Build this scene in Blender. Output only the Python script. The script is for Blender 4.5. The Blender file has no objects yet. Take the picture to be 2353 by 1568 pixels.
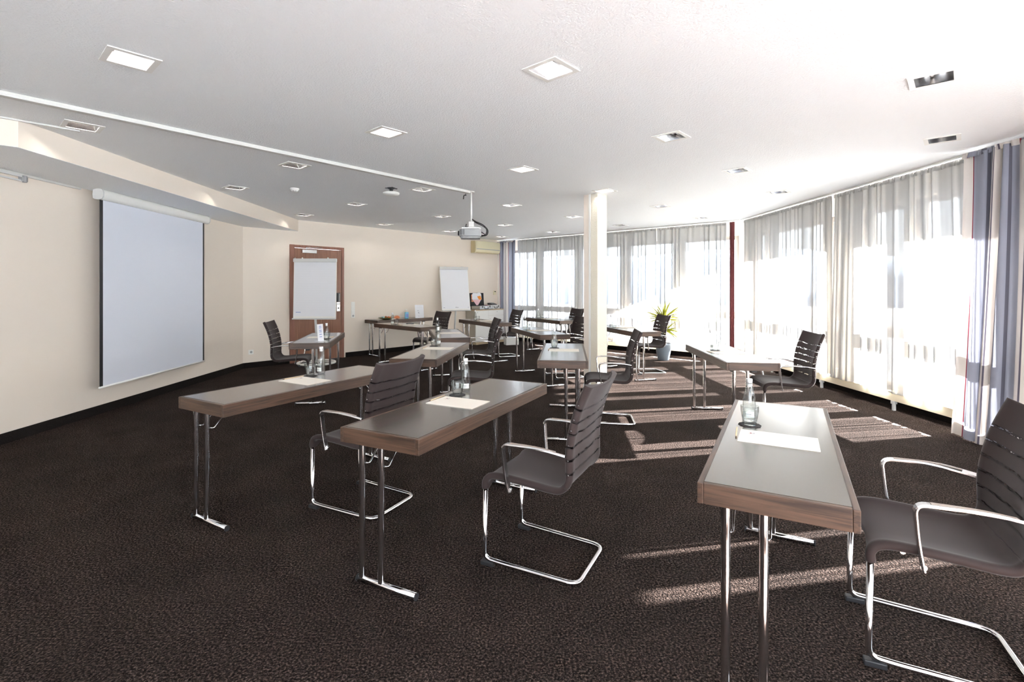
import bpy, math, random
from math import sin, cos, pi, radians as R, sqrt, exp
from mathutils import Vector, Matrix, geometry

random.seed(7)
S = bpy.context.scene
C = S.collection

# ------------------------------------------------------------------ camera
H = 1.395
cam_d = bpy.data.cameras.new('camera')
cam_d.sensor_width = 36.0
cam_d.lens = 36.0 * 1151.7 / 2353.0
cam_d.shift_y = -(784 - 662.2) / 2353.0
cam_d.clip_end = 2000
cam = bpy.data.objects.new('camera', cam_d)
cam.location = (0, 0, H)
cam.rotation_euler = (R(90), 0, 0)
C.objects.link(cam)
S.camera = cam

# ------------------------------------------------------------------ world, sun, exposure
W = bpy.data.worlds.new('sky')
S.world = W
W.use_nodes = True
wn = W.node_tree
wn.nodes.clear()
wo = wn.nodes.new('ShaderNodeOutputWorld')
wb = wn.nodes.new('ShaderNodeBackground')
wc = wn.nodes.new('ShaderNodeTexCoord')
wsx = wn.nodes.new('ShaderNodeSeparateXYZ')
wr = wn.nodes.new('ShaderNodeValToRGB')
wr.color_ramp.elements[0].position = 0.0
wr.color_ramp.elements[0].color = (0.91, 0.955, 1.0, 1)
wr.color_ramp.elements[1].position = 0.7
wr.color_ramp.elements[1].color = (0.62, 0.78, 1.0, 1)
wb.inputs['Strength'].default_value = 4.3
wn.links.new(wc.outputs['Generated'], wsx.inputs[0])
wn.links.new(wsx.outputs['Z'], wr.inputs[0])
wn.links.new(wr.outputs[0], wb.inputs['Color'])
wn.links.new(wb.outputs[0], wo.inputs['Surface'])

sun_d = bpy.data.lights.new('sun', 'SUN')
sun_d.energy = 360.0
sun_d.angle = R(0.6)
sun_d.color = (1.0, 0.985, 0.965)
sun = bpy.data.objects.new('sun', sun_d)
SUN_EL, SUN_AZ = R(26.7), R(11.0)
to_sun = Vector((cos(SUN_EL) * cos(SUN_AZ), cos(SUN_EL) * sin(SUN_AZ), sin(SUN_EL)))
sun.rotation_euler = to_sun.to_track_quat('Z', 'Y').to_euler()
sun.location = (12, 4, 8)
C.objects.link(sun)

LAMP_POWER = 60.0
S.view_settings.view_transform = 'Standard'
S.view_settings.look = 'None'
S.view_settings.gamma = 1.0
S.view_settings.use_curve_mapping = False
S.view_settings.exposure = 1.73
cy = S.cycles
cy.max_bounces = 10
cy.diffuse_bounces = 6
cy.glossy_bounces = 4
cy.transmission_bounces = 6
cy.transparent_max_bounces = 24
cy.caustics_reflective = False
cy.caustics_refractive = False
cy.sample_clamp_indirect = 6.0

# ------------------------------------------------------------------ helpers
def tag(o, label=None, cat=None, group=None, kind=None):
    if label: o['label'] = label
    if cat: o['category'] = cat
    if group: o['group'] = group
    if kind: o['kind'] = kind
    return o

def empty(name, loc, rz=0.0):
    o = bpy.data.objects.new(name, None)
    o.empty_display_size = 0.1
    C.objects.link(o)
    o.location = loc
    o.rotation_euler = (0, 0, rz)
    return o

class MB:
    def __init__(s):
        s.v = []; s.f = []; s.sm = []; s.uv = {}; s.mi = []; s.cur = 0
    def face(s, idx, smooth=False):
        s.f.append(tuple(idx)); s.sm.append(smooth); s.mi.append(s.cur)
    def add(s, verts):
        n = len(s.v); s.v.extend([tuple(p) for p in verts]); return n
    def box(s, x0, x1, y0, y1, z0, z1, M=None):
        p = [(x0,y0,z0),(x1,y0,z0),(x1,y1,z0),(x0,y1,z0),(x0,y0,z1),(x1,y0,z1),(x1,y1,z1),(x0,y1,z1)]
        if M: p = [M @ Vector(q) for q in p]
        n = s.add(p)
        for f in ((0,3,2,1),(4,5,6,7),(0,1,5,4),(1,2,6,5),(2,3,7,6),(3,0,4,7)):
            s.face([n+i for i in f])
        return s
    def prism(s, poly, z0, z1, M=None, smooth=False):
        k = len(poly)
        p = [(x,y,z0) for x,y in poly] + [(x,y,z1) for x,y in poly]
        if M: p = [M @ Vector(q) for q in p]
        n = s.add(p)
        s.face([n+i for i in reversed(range(k))]); s.face([n+k+i for i in range(k)])
        for i in range(k):
            j = (i+1) % k
            s.face([n+i, n+j, n+k+j, n+k+i], smooth)
        return s
    def lathe(s, prof, n=16, c=(0,0,0), cap0=True, cap1=True, M=None):
        base = []
        for r, z in prof:
            p = [(c[0]+r*cos(2*pi*i/n), c[1]+r*sin(2*pi*i/n), c[2]+z) for i in range(n)]
            if M: p = [M @ Vector(q) for q in p]
            base.append(s.add(p))
        for a, b in zip(base[:-1], base[1:]):
            for i in range(n):
                j = (i+1) % n
                s.face([a+i, a+j, b+j, b+i], True)
        if cap0: s.face([base[0]+i for i in reversed(range(n))])
        if cap1: s.face([base[-1]+i for i in range(n)])
        return s
    def sweep(s, pts, section, closed=False, cap=True, up=None, smooth=True):
        P = [Vector(p) for p in pts]
        m = len(P)
        T = []
        for i in range(m):
            if closed: t = P[(i+1) % m] - P[i-1]
            elif i == 0: t = P[1]-P[0]
            elif i == m-1: t = P[-1]-P[-2]
            else: t = (P[i+1]-P[i]).normalized() + (P[i]-P[i-1]).normalized()
            T.append(t.normalized())
        u = Vector(up) if up else (Vector((0,0,1)) if abs(T[0].z) < .9 else Vector((1,0,0)))
        rings = []
        k = len(section)
        for i in range(m):
            if up: u = Vector(up)
            u = (u - T[i]*u.dot(T[i]))
            if u.length < 1e-4: u = T[i].orthogonal()
            u.normalize()
            w = T[i].cross(u).normalized()
            rings.append(s.add([P[i] + w*a + u*b for a, b in section]))
        rr = list(zip(rings[:-1], rings[1:]))
        if closed: rr.append((rings[-1], rings[0]))
        for a, b in rr:
            for i in range(k):
                j = (i+1) % k
                s.face([a+i, b+i, b+j, a+j], smooth)
        if cap and not closed:
            s.face([rings[0]+i for i in range(k)])
            s.face([rings[-1]+i for i in reversed(range(k))])
        return s
    def tube(s, pts, r, n=10, closed=False, cap=True):
        return s.sweep(pts, [(r*cos(2*pi*i/n), r*sin(2*pi*i/n)) for i in range(n)], closed, cap)
    def mesh(s, name, mats):
        me = bpy.data.meshes.new(name)
        me.from_pydata(s.v, [], s.f)
        for m in (mats if isinstance(mats, (list, tuple)) else [mats]): me.materials.append(m)
        me.polygons.foreach_set('use_smooth', s.sm)
        if any(s.mi): me.polygons.foreach_set('material_index', s.mi)
        if s.uv:
            lay = me.uv_layers.new(name='uv')
            for l in me.loops:
                lay.data[l.index].uv = s.uv.get(l.vertex_index, (0, 0))
        me.update()
        return me
    def build(s, name, mats, parent=None, loc=None, rz=0.0, bevel=0.0):
        o = bpy.data.objects.new(name, s.mesh(name, mats))
        C.objects.link(o)
        if parent is not None: o.parent = parent
        if loc is not None: o.location = loc
        if rz: o.rotation_euler = (0, 0, rz)
        if bevel:
            m = o.modifiers.new('bevel', 'BEVEL'); m.width = bevel; m.segments = 2; m.limit_method = 'ANGLE'
        return o

def fillet(pts, rad, k=5):
    P = [Vector(p) for p in pts]
    out = [P[0]]
    for i in range(1, len(P)-1):
        r = rad[i] if isinstance(rad, dict) and i in rad else (rad.get(-1, 0.03) if isinstance(rad, dict) else rad)
        a = P[i-1]-P[i]; b = P[i+1]-P[i]
        r1 = min(r, a.length*.48, b.length*.48)
        A = P[i]+a.normalized()*r1; B = P[i]+b.normalized()*r1
        for j in range(k+1):
            t = j/k
            out.append(A*(1-t)**2 + P[i]*2*t*(1-t) + B*t*t)
    out.append(P[-1])
    return out

KIDS = {}
def kids(o):
    return [c for c in bpy.data.objects if c.parent == o]
def copy_tree(o, table=None, parent=None):
    c = o.copy(); C.objects.link(c); c.parent = parent
    for ch in table.get(o.name, []): copy_tree(ch, table, c)
    return c
def child_table():
    t = {}
    for o in bpy.data.objects:
        if o.parent: t.setdefault(o.parent.name, []).append(o)
    return t

# ------------------------------------------------------------------ materials
def nt(name):
    m = bpy.data.materials.new(name); m.use_nodes = True
    n = m.node_tree
    return m, n, n.nodes['Principled BSDF'], n.nodes['Material Output']
def N(n, kind, **kw):
    x = n.nodes.new(kind)
    for k, v in kw.items():
        if k in x.inputs.keys(): x.inputs[k].default_value = v
        else: setattr(x, k, v)
    return x
def srgb(r, g, b):
    f = lambda c: (c/255/12.92) if c/255 <= .04045 else ((c/255+.055)/1.055)**2.4
    return (f(r), f(g), f(b), 1)
def plain(name, col, rough=.5, metal=0.0, spec=.5, noise=0.0, nscale=40, bump=0.0, bscale=200):
    m, n, p, o = nt(name)
    p.inputs['Base Color'].default_value = col
    p.inputs['Roughness'].default_value = rough
    p.inputs['Metallic'].default_value = metal
    p.inputs['Specular IOR Level'].default_value = spec
    tc = N(n, 'ShaderNodeTexCoord')
    if noise:
        no = N(n, 'ShaderNodeTexNoise', Scale=nscale, Detail=4.0)
        hs = N(n, 'ShaderNodeMixRGB', blend_type='MULTIPLY')
        hs.inputs[0].default_value = 1
        hs.inputs[1].default_value = col
        rp = N(n, 'ShaderNodeValToRGB')
        rp.color_ramp.elements[0].color = (1-noise,)*3+(1,)
        rp.color_ramp.elements[0].position = .3
        rp.color_ramp.elements[1].position = .7
        n.links.new(tc.outputs['Object'], no.inputs['Vector'])
        n.links.new(no.outputs[0], rp.inputs[0]); n.links.new(rp.outputs[0], hs.inputs[2])
        n.links.new(hs.outputs[0], p.inputs['Base Color'])
    if bump:
        no = N(n, 'ShaderNodeTexNoise', Scale=bscale, Detail=3.0)
        b = N(n, 'ShaderNodeBump', Strength=bump, Distance=.004)
        n.links.new(tc.outputs['Object'], no.inputs['Vector'])
        n.links.new(no.outputs[0], b.inputs['Height']); n.links.new(b.outputs[0], p.inputs['Normal'])
    return m

M = {}
M['wall'] = plain('wall_paint', srgb(232, 221, 208), .85, spec=.25, bump=.12, bscale=160)
M['ceil'] = plain('ceiling_plaster', srgb(247, 249, 250), .9, spec=.2, bump=.9, bscale=95)
M['white'] = plain('white_paint', srgb(238, 237, 232), .45)
M['plaster'] = plain('pillar_plaster', srgb(232, 225, 208), .85, spec=.2, bump=1.0, bscale=75)
M['chan'] = plain('channel_plastic', srgb(208, 207, 202), .7)
M['cream'] = plain('cream_enamel', srgb(226, 214, 180), .45)
M['beige'] = plain('beige_metal', srgb(226, 214, 190), .5)
M['framec'] = plain('window_frame_paint', srgb(150, 142, 136), .5)
M['chrome'] = plain('chrome', (.78, .78, .79, 1), .09, 1.0)
M['alu'] = plain('polished_aluminium', (.72, .72, .73, 1), .2, 1.0)
M['brushed'] = plain('satin_metal', (.62, .63, .64, 1), .32, 1.0)
M['black'] = plain('black_plastic', (.012, .012, .014, 1), .5)
M['dgrey'] = plain('dark_grey', (.05, .05, .055, 1), .6)
M['grey'] = plain('grey_plastic', srgb(165, 166, 166), .5)
M['lgrey'] = plain('light_grey_plastic', srgb(208, 208, 206), .45)
M['screen'] = plain('screen_fabric', srgb(222, 226, 236), .9, spec=.1)
M['paper'] = plain('paper', srgb(238, 232, 222), .8, spec=.2)
M['paperw'] = plain('white_paper', srgb(235, 236, 240), .8, spec=.2)
M['pencil'] = plain('pale_pencil_wood', srgb(226, 203, 165), .5, noise=.15, nscale=60)
M['coaster'] = plain('dark_felt', (.03, .028, .03, 1), .9)
M['pad'] = plain('taupe_arm_pad', srgb(150, 138, 128), .5)
M['skirt'] = plain('dark_carpet_strip', (.018, .014, .013, 1), .95, spec=.1, noise=.6, nscale=120, bump=.6, bscale=260)
M['pot'] = plain('grey_glazed_pot', srgb(118, 128, 138), .3)
M['soil'] = plain('soil', (.03, .02, .012, 1), .95, bump=.8)
M['leaf'] = plain('yellow_green_leaf', srgb(168, 170, 60), .5, noise=.55, nscale=14)
M['burgundy'] = plain('burgundy_cloth', srgb(92, 50, 52), .9, spec=.1)
M['orange'] = plain('orange_card', srgb(240, 150, 50), .7)
M['pink'] = plain('pink_card', srgb(236, 196, 202), .7)
M['peach'] = plain('peach_card', srgb(232, 160, 120), .7)
M['ink'] = plain('grey_print', srgb(150, 150, 158), .8)
M['inkblue'] = plain('blue_print', srgb(120, 140, 200), .8)
M['inkred'] = plain('dull_red_print', srgb(150, 80, 90), .8)
M['oak'] = plain('light_oak', srgb(202, 180, 150), .5, noise=.2, nscale=20)
M['cabwhite'] = plain('cabinet_white', srgb(235, 235, 232), .35)
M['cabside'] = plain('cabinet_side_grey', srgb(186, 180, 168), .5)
M['ac'] = plain('yellowed_plastic', srgb(226, 218, 186), .45)
M['acside'] = plain('yellowed_plastic_side', srgb(205, 190, 150), .45)
M['teal'] = plain('blue_sanitizer', srgb(120, 190, 220), .2)
M['bowl'] = plain('green_bowl', srgb(110, 110, 50), .4, noise=.5, nscale=60)
M['wrapA'] = plain('blue_wrapper', srgb(150, 190, 200), .35)
M['wrapB'] = plain('orange_wrapper', srgb(205, 110, 50), .35)
M['brown'] = plain('brown_wrapper', srgb(90, 60, 30), .35)
M['capm'] = plain('silver_screw_cap', srgb(215, 215, 215), .3, .6)
M['labelm'] = plain('frosted_label', srgb(222, 226, 220), .6)
M['terrace'] = plain('pale_concrete', srgb(190, 188, 184), .9, noise=.1)
M['grass'] = plain('valley_ground', srgb(90, 94, 99), .9, noise=.3, nscale=.05)
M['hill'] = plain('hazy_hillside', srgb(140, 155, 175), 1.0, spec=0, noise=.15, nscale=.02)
M['render'] = plain('pale_facade', srgb(200, 200, 200), .9)

def wood(name, c1, c2, rough=.35, scale=3.0, stretch=(1, 9, 9), coat=.0, rot=0, spec=.5):
    m, n, p, o = nt(name)
    tc = N(n, 'ShaderNodeTexCoord'); mp = N(n, 'ShaderNodeMapping')
    mp.inputs['Scale'].default_value = stretch
    wv = N(n, 'ShaderNodeTexNoise', Scale=scale, Detail=8.0, Roughness=.65, Distortion=.6)
    rp = N(n, 'ShaderNodeValToRGB')
    rp.color_ramp.elements[0].position = .36; rp.color_ramp.elements[0].color = c1
    rp.color_ramp.elements[1].position = .66; rp.color_ramp.elements[1].color = c2
    n.links.new(tc.outputs['Object'], mp.inputs[0]); n.links.new(mp.outputs[0], wv.inputs['Vector'])
    n.links.new(wv.outputs[0], rp.inputs[0]); n.links.new(rp.outputs[0], p.inputs['Base Color'])
    b = N(n, 'ShaderNodeBump', Strength=.08, Distance=.002)
    n.links.new(wv.outputs[0], b.inputs['Height']); n.links.new(b.outputs[0], p.inputs['Normal'])
    p.inputs['Roughness'].default_value = rough
    p.inputs['Specular IOR Level'].default_value = spec
    return m
M['top'] = wood('table_laminate', srgb(66, 57, 50), srgb(74, 64, 56), .24, 4.0, (1, 14, 14), spec=.75)
M['top'].node_tree.nodes['Principled BSDF'].inputs['Coat Weight'].default_value = .8
M['top'].node_tree.nodes['Principled BSDF'].inputs['Coat Roughness'].default_value = .2
M['edge'] = wood('table_wood_edge', srgb(50, 36, 28), srgb(90, 67, 52), .4, 3.0, (1.2, 10, 26))
M['door'] = wood('door_veneer', srgb(118, 78, 58), srgb(150, 106, 84), .4, 2.2, (26, 26, .7))
M['doorframe'] = wood('door_frame_veneer', srgb(120, 78, 62), srgb(146, 98, 80), .4, 2.2, (20, 20, .7))

# carpet
def carpet():
    m, n, p, o = nt('brown_pile_carpet')
    tc = N(n, 'ShaderNodeTexCoord')
    a = N(n, 'ShaderNodeTexNoise', Scale=105.0, Detail=3.0, Roughness=.7)
    v = N(n, 'ShaderNodeTexVoronoi', Scale=110.0)
    big = N(n, 'ShaderNodeTexNoise', Scale=2.3, Detail=5.0, Roughness=.6)
    for x in (a, v, big): n.links.new(tc.outputs['Object'], x.inputs['Vector'])
    rp = N(n, 'ShaderNodeValToRGB')
    e = rp.color_ramp.elements
    e[0].position = .34; e[0].color = srgb(16, 12, 11)
    e[1].position = .70; e[1].color = srgb(112, 95, 88)
    x = e.new(.5); x.color = srgb(48, 40, 37)
    n.links.new(a.outputs[0], rp.inputs[0])
    r2 = N(n, 'ShaderNodeValToRGB')
    r2.color_ramp.elements[0].position = .35; r2.color_ramp.elements[0].color = (.78, .78, .78, 1)
    r2.color_ramp.elements[1].position = .7; r2.color_ramp.elements[1].color = (1.15, 1.12, 1.1, 1)
    n.links.new(big.outputs[0], r2.inputs[0])
    mx = N(n, 'ShaderNodeMixRGB', blend_type='MULTIPLY'); mx.inputs[0].default_value = 1
    n.links.new(rp.outputs[0], mx.inputs[1]); n.links.new(r2.outputs[0], mx.inputs[2])
    n.links.new(mx.outputs[0], p.inputs['Base Color'])
    ad = N(n, 'ShaderNodeMath', operation='SUBTRACT')
    n.links.new(a.outputs[0], ad.inputs[0]); n.links.new(v.outputs['Distance'], ad.inputs[1])
    b = N(n, 'ShaderNodeBump', Strength=1.0, Distance=.012)
    n.links.new(ad.outputs[0], b.inputs['Height']); n.links.new(b.outputs[0], p.inputs['Normal'])
    p.inputs['Roughness'].default_value = 1
    p.inputs['Specular IOR Level'].default_value = .05
    return m
M['carpet'] = carpet()

# chair fabric with open mesh bands
def fabric(name, bands):
    m, n, p, o = nt(name)
    p.inputs['Roughness'].default_value = .75
    p.inputs['Specular IOR Level'].default_value = .25
    p.inputs['Sheen Weight'].default_value = .15
    p.inputs['Sheen Roughness'].default_value = .4
    base = srgb(52, 42, 41)
    p.inputs['Base Color'].default_value = base
    uv = N(n, 'ShaderNodeUVMap'); sx = N(n, 'ShaderNodeSeparateXYZ')
    n.links.new(uv.outputs[0], sx.inputs[0])
    tc = N(n, 'ShaderNodeTexCoord')
    no = N(n, 'ShaderNodeTexNoise', Scale=700.0, Detail=1.0)
    b = N(n, 'ShaderNodeBump', Strength=.15, Distance=.001)
    n.links.new(tc.outputs['Object'], no.inputs['Vector']); n.links.new(no.outputs[0], b.inputs['Height'])
    n.links.new(b.outputs[0], p.inputs['Normal'])
    if bands:
        d = N(n, 'ShaderNodeMath', operation='DIVIDE'); d.inputs[1].default_value = .062
        fr = N(n, 'ShaderNodeMath', operation='FRACT')
        lt = N(n, 'ShaderNodeMath', operation='LESS_THAN'); lt.inputs[1].default_value = .2
        n.links.new(sx.outputs['Y'], d.inputs[0]); n.links.new(d.outputs[0], fr.inputs[0]); n.links.new(fr.outputs[0], lt.inputs[0])
        g0 = N(n, 'ShaderNodeMath', operation='GREATER_THAN'); g0.inputs[1].default_value = .03
        g1 = N(n, 'ShaderNodeMath', operation='LESS_THAN'); g1.inputs[1].default_value = .43
        n.links.new(sx.outputs['Y'], g0.inputs[0]); n.links.new(sx.outputs['Y'], g1.inputs[0])
        m1 = N(n, 'ShaderNodeMath', operation='MULTIPLY'); m2 = N(n, 'ShaderNodeMath', operation='MULTIPLY')
        n.links.new(g0.outputs[0], m1.inputs[0]); n.links.new(g1.outputs[0], m1.inputs[1])
        n.links.new(m1.outputs[0], m2.inputs[0]); n.links.new(lt.outputs[0], m2.inputs[1])
        mx = N(n, 'ShaderNodeMixRGB'); mx.inputs[1].default_value = base; mx.inputs[2].default_value = srgb(38, 31, 31)
        n.links.new(m2.outputs[0], mx.inputs[0]); n.links.new(mx.outputs[0], p.inputs['Base Color'])
        # open threads
        mp = N(n, 'ShaderNodeMapping'); mp.inputs['Scale'].default_value = (38, 130, 1)
        n.links.new(uv.outputs[0], mp.inputs[0])
        n2 = N(n, 'ShaderNodeTexNoise', Scale=1.0, Detail=1.5)
        n.links.new(mp.outputs[0], n2.inputs['Vector'])
        gt = N(n, 'ShaderNodeMath', operation='GREATER_THAN'); gt.inputs[1].default_value = .51
        n.links.new(n2.outputs[0], gt.inputs[0])
        m3 = N(n, 'ShaderNodeMath', operation='MULTIPLY'); m4 = N(n, 'ShaderNodeMath', operation='MULTIPLY')
        n.links.new(gt.outputs[0], m3.inputs[0]); n.links.new(m2.outputs[0], m3.inputs[1])
        n.links.new(m3.outputs[0], m4.inputs[0]); m4.inputs[1].default_value = .95
        tr = N(n, 'ShaderNodeBsdfTransparent'); ms = N(n, 'ShaderNodeMixShader')
        n.links.new(m4.outputs[0], ms.inputs[0]); n.links.new(p.outputs[0], ms.inputs[1]); n.links.new(tr.outputs[0], ms.inputs[2])
        n.links.new(ms.outputs[0], o.inputs['Surface'])
    return m
M['seatfab'] = fabric('seat_fabric', False)
M['backfab'] = fabric('back_fabric', True)

# sheer voile: open weave passes light straight through, threads scatter it
def sheer(name, T0, col, front):
    m, n, p, o = nt(name)
    n.nodes.remove(p)
    lw = N(n, 'ShaderNodeLayerWeight', Blend=.5)
    c = N(n, 'ShaderNodeMath', operation='SUBTRACT'); c.inputs[0].default_value = 1.0
    n.links.new(lw.outputs['Facing'], c.inputs[1])
    mx = N(n, 'ShaderNodeMath', operation='MAXIMUM'); mx.inputs[1].default_value = .12
    n.links.new(c.outputs[0], mx.inputs[0])
    inv = N(n, 'ShaderNodeMath', operation='DIVIDE'); inv.inputs[0].default_value = 1.0
    n.links.new(mx.outputs[0], inv.inputs[1])
    pw = N(n, 'ShaderNodeMath', operation='POWER'); pw.inputs[0].default_value = T0
    n.links.new(inv.outputs[0], pw.inputs[1])
    df = N(n, 'ShaderNodeBsdfDiffuse', Color=front); tl = N(n, 'ShaderNodeBsdfTranslucent', Color=col)
    ms = N(n, 'ShaderNodeMixShader'); ms.inputs[0].default_value = .55
    n.links.new(df.outputs[0], ms.inputs[1]); n.links.new(tl.outputs[0], ms.inputs[2])
    tr = N(n, 'ShaderNodeBsdfTransparent'); m2 = N(n, 'ShaderNodeMixShader')
    n.links.new(pw.outputs[0], m2.inputs[0]); n.links.new(ms.outputs[0], m2.inputs[1]); n.links.new(tr.outputs[0], m2.inputs[2])
    n.links.new(m2.outputs[0], o.inputs['Surface'])
    return m
M['sheer'] = sheer('white_voile', .10, (.04, .04, .04, 1), (.85, .85, .83, 1))

def drape():
    m, n, p, o = nt('striped_drape_cloth')
    uv = N(n, 'ShaderNodeUVMap'); sx = N(n, 'ShaderNodeSeparateXYZ')
    n.links.new(uv.outputs[0], sx.inputs[0])
    d = N(n, 'ShaderNodeMath', operation='DIVIDE'); d.inputs[1].default_value = .62
    fr = N(n, 'ShaderNodeMath', operation='FRACT')
    n.links.new(sx.outputs['X'], d.inputs[0]); n.links.new(d.outputs[0], fr.inputs[0])
    rp = N(n, 'ShaderNodeValToRGB'); rp.color_ramp.interpolation = 'CONSTANT'
    e = rp.color_ramp.elements
    e[0].position = 0; e[0].color = srgb(205, 198, 192)
    e[1].position = .2; e[1].color = srgb(120, 45, 58)
    for pos, c in ((.225, srgb(142, 144, 156)), (.50, srgb(92, 92, 102)), (.56, srgb(142, 144, 156)), (.74, srgb(186, 180, 178)), (.86, srgb(92, 88, 100)), (.89, srgb(205, 198, 192))):
        x = e.new(pos); x.color = c
    n.links.new(fr.outputs[0], rp.inputs[0])
    df = N(n, 'ShaderNodeBsdfDiffuse'); tl = N(n, 'ShaderNodeBsdfTranslucent')
    n.links.new(rp.outputs[0], df.inputs[0]); n.links.new(rp.outputs[0], tl.inputs[0])
    ms = N(n, 'ShaderNodeMixShader'); ms.inputs[0].default_value = .12
    n.links.new(df.outputs[0], ms.inputs[1]); n.links.new(tl.outputs[0], ms.inputs[2])
    n.links.new(ms.outputs[0], o.inputs['Surface'])
    return m
M['drape'] = drape()

def thinglass(name, tint=(.97, .98, .975, 1), rim=(.36, .39, .39, 1), rough=.02):
    m, n, p, o = nt(name)
    n.nodes.remove(p)
    lw = N(n, 'ShaderNodeLayerWeight', Blend=.35)
    pw = N(n, 'ShaderNodeMath', operation='POWER'); pw.inputs[1].default_value = 2.2
    n.links.new(lw.outputs['Facing'], pw.inputs[0])
    mc = N(n, 'ShaderNodeMixRGB'); mc.inputs[1].default_value = tint; mc.inputs[2].default_value = rim
    n.links.new(pw.outputs[0], mc.inputs[0])
    tr = N(n, 'ShaderNodeBsdfTransparent'); n.links.new(mc.outputs[0], tr.inputs[0])
    gl = N(n, 'ShaderNodeBsdfGlossy', Roughness=rough)
    f5 = N(n, 'ShaderNodeMath', operation='POWER'); f5.inputs[1].default_value = 4.0
    n.links.new(lw.outputs['Facing'], f5.inputs[0])
    fz = N(n, 'ShaderNodeMath', operation='MULTIPLY_ADD'); fz.inputs[1].default_value = .55; fz.inputs[2].default_value = .045
    n.links.new(f5.outputs[0], fz.inputs[0])
    ms = N(n, 'ShaderNodeMixShader')
    n.links.new(fz.outputs[0], ms.inputs[0]); n.links.new(tr.outputs[0], ms.inputs[1]); n.links.new(gl.outputs[0], ms.inputs[2])
    n.links.new(ms.outputs[0], o.inputs['Surface'])
    return m
M['glass'] = thinglass('clear_glass')
M['water'] = thinglass('water', (.96, .97, .965, 1), (.62, .65, .65, 1))
M['pane'] = thinglass('window_glass', (.98, .985, .98, 1), (.9, .92, .9, 1), .0)
def emis(name, col, st):
    m, n, p, o = nt(name)
    n.nodes.remove(p)
    e = N(n, 'ShaderNodeEmission', Color=col, Strength=st)
    n.links.new(e.outputs[0], o.inputs['Surface'])
    return m
M['lamp'] = emis('fluorescent_tube', (1.0, .95, .88, 1), LAMP_POWER)

# ------------------------------------------------------------------ room frame
ZC, ZS = 2.67, 2.46                       # ceiling, lowered soffit
dW = Vector((cos(R(48)), sin(R(48)), 0)); nW = Vector((sin(R(48)), -cos(R(48)), 0))
P0 = Vector((-3.36, 10.1, 0))
def wp(s, t=0.0, z=0.0):
    """point s metres along the door wall, t metres into the room"""
    return P0 + dW*s + nW*t + Vector((0, 0, z))
def rx(y): return 4.45 + (9.46 - y)*.0151
def lx(y): return -4.56 - (y - 4.47)*.0234
L0 = Vector((lx(-3.2), -3.2, 0)); W1 = Vector((-4.66, 8.66, 0)); C0 = wp(4.75); C1 = Vector((4.45, 9.46, 0)); R0 = Vector((rx(-3.2), -3.2, 0))
tC1 = (C1 - C0).dot(nW)

def slab(a, b, th, z0, z1, mb=None):
    """upright slab from a to b whose room face is the a-b line; thickness goes to the left of a->b if th>0"""
    mb = mb or MB()
    a = Vector(a); b = Vector(b)
    d = (b-a).normalized(); l = Vector((-d.y, d.x, 0))*th
    mb.prism([(a.x, a.y), (b.x, b.y), (b.x+l.x, b.y+l.y), (a.x+l.x, a.y+l.y)], z0, z1)
    return mb

def struct(o, name=None):
    o['kind'] = 'structure'; return o

# lights layout (ceiling)
LIGHTS = [(-2.128, 2.796), (-3.379, 3.945), (.227, 2.924), (-1.03, 4.099), (-2.257, 5.203), (-3.512, 6.365), (1.338, 4.217),
          (.114, 5.375), (-1.161, 6.477), (2.569, 3.052), (3.683, 4.291), (2.442, 5.435), (1.213, 6.57), (-.017, 7.70), (-1.254, 8.889),
          (-2.366, 7.601), (-2.542, 10.01), (-3.627, 8.73), (3.538, 6.653), (2.307, 7.802), (1.091, 8.943), (3.434, 9.081),
          (2.206, 10.183), (-.154, 10.113), (-1.395, 11.192), (.923, 11.365), (-.264, 12.423)]
LANG = R(48)
def sq(cx, cy, h, ang=LANG):
    return [(cx + h*(a*cos(ang)-b*sin(ang)), cy + h*(a*sin(ang)+b*cos(ang))) for a, b in ((-1, -1), (1, -1), (1, 1), (-1, 1))]
HOLE = .095
def ceiling():
    outl = [(L0.x, L0.y), (R0.x, R0.y), (C1.x, C1.y), (C0.x, C0.y), (W1.x, W1.y)]
    vs = [Vector(p) for p in outl]; ed = [(i, (i+1) % 5) for i in range(5)]
    holes = [sq(x, y, HOLE) for x, y in LIGHTS]
    for h in holes:
        n = len(vs); vs += [Vector(p) for p in h]; ed += [(n+i, n+(i+1) % 4) for i in range(4)]
    r = geometry.delaunay_2d_cdt(vs, ed, [], 1, 1e-5)
    mb = MB(); mb.add([(v.x, v.y, ZC) for v in r[0]])
    for f in r[2]:
        c = sum((Vector(r[0][i]) for i in f), Vector((0, 0)))/len(f)
        ins = False
        for lx_, ly_ in LIGHTS:
            q = Matrix.Rotation(-LANG, 2) @ Vector((c.x-lx_, c.y-ly_))
            if abs(q.x) < HOLE and abs(q.y) < HOLE: ins = True; break
        if not ins: mb.face(list(reversed(f)))
    return struct(mb.build('ceiling', M['ceil']))
ceiling()
struct(MB().prism([(L0.x-.1, L0.y-.1), (R0.x+.1, R0.y-.1), (C1.x+.1, C1.y+.03), (C0.x+.03, C0.y+.1), (W1.x-.1, W1.y+.05)], -.12, 0).build('floor', M['carpet']))
struct(slab(L0, W1 + Vector((0, .3, 0)), .2, -.1, 2.86).build('wall_left', M['wall']))
DS0, DS1, DZ = -1.126, -.03, 2.205        # door opening along the door wall
mb = MB()
slab(wp(-2.0), wp(DS0), .2, -.1, 2.86, mb); slab(wp(DS1), wp(4.95), .2, -.1, 2.86, mb); slab(wp(DS0), wp(DS1), .2, DZ, 2.86, mb)
struct(mb.build('wall_back', M['wall']))

# roof with the overhang that shades the upper part of the windows
struct(MB().prism([(-6, -4.5), (6.22, -4.5), (6.22, 15.5), (-6, 15.5)], 2.87, 3.05).build('trim_9', M['white']))

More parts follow.
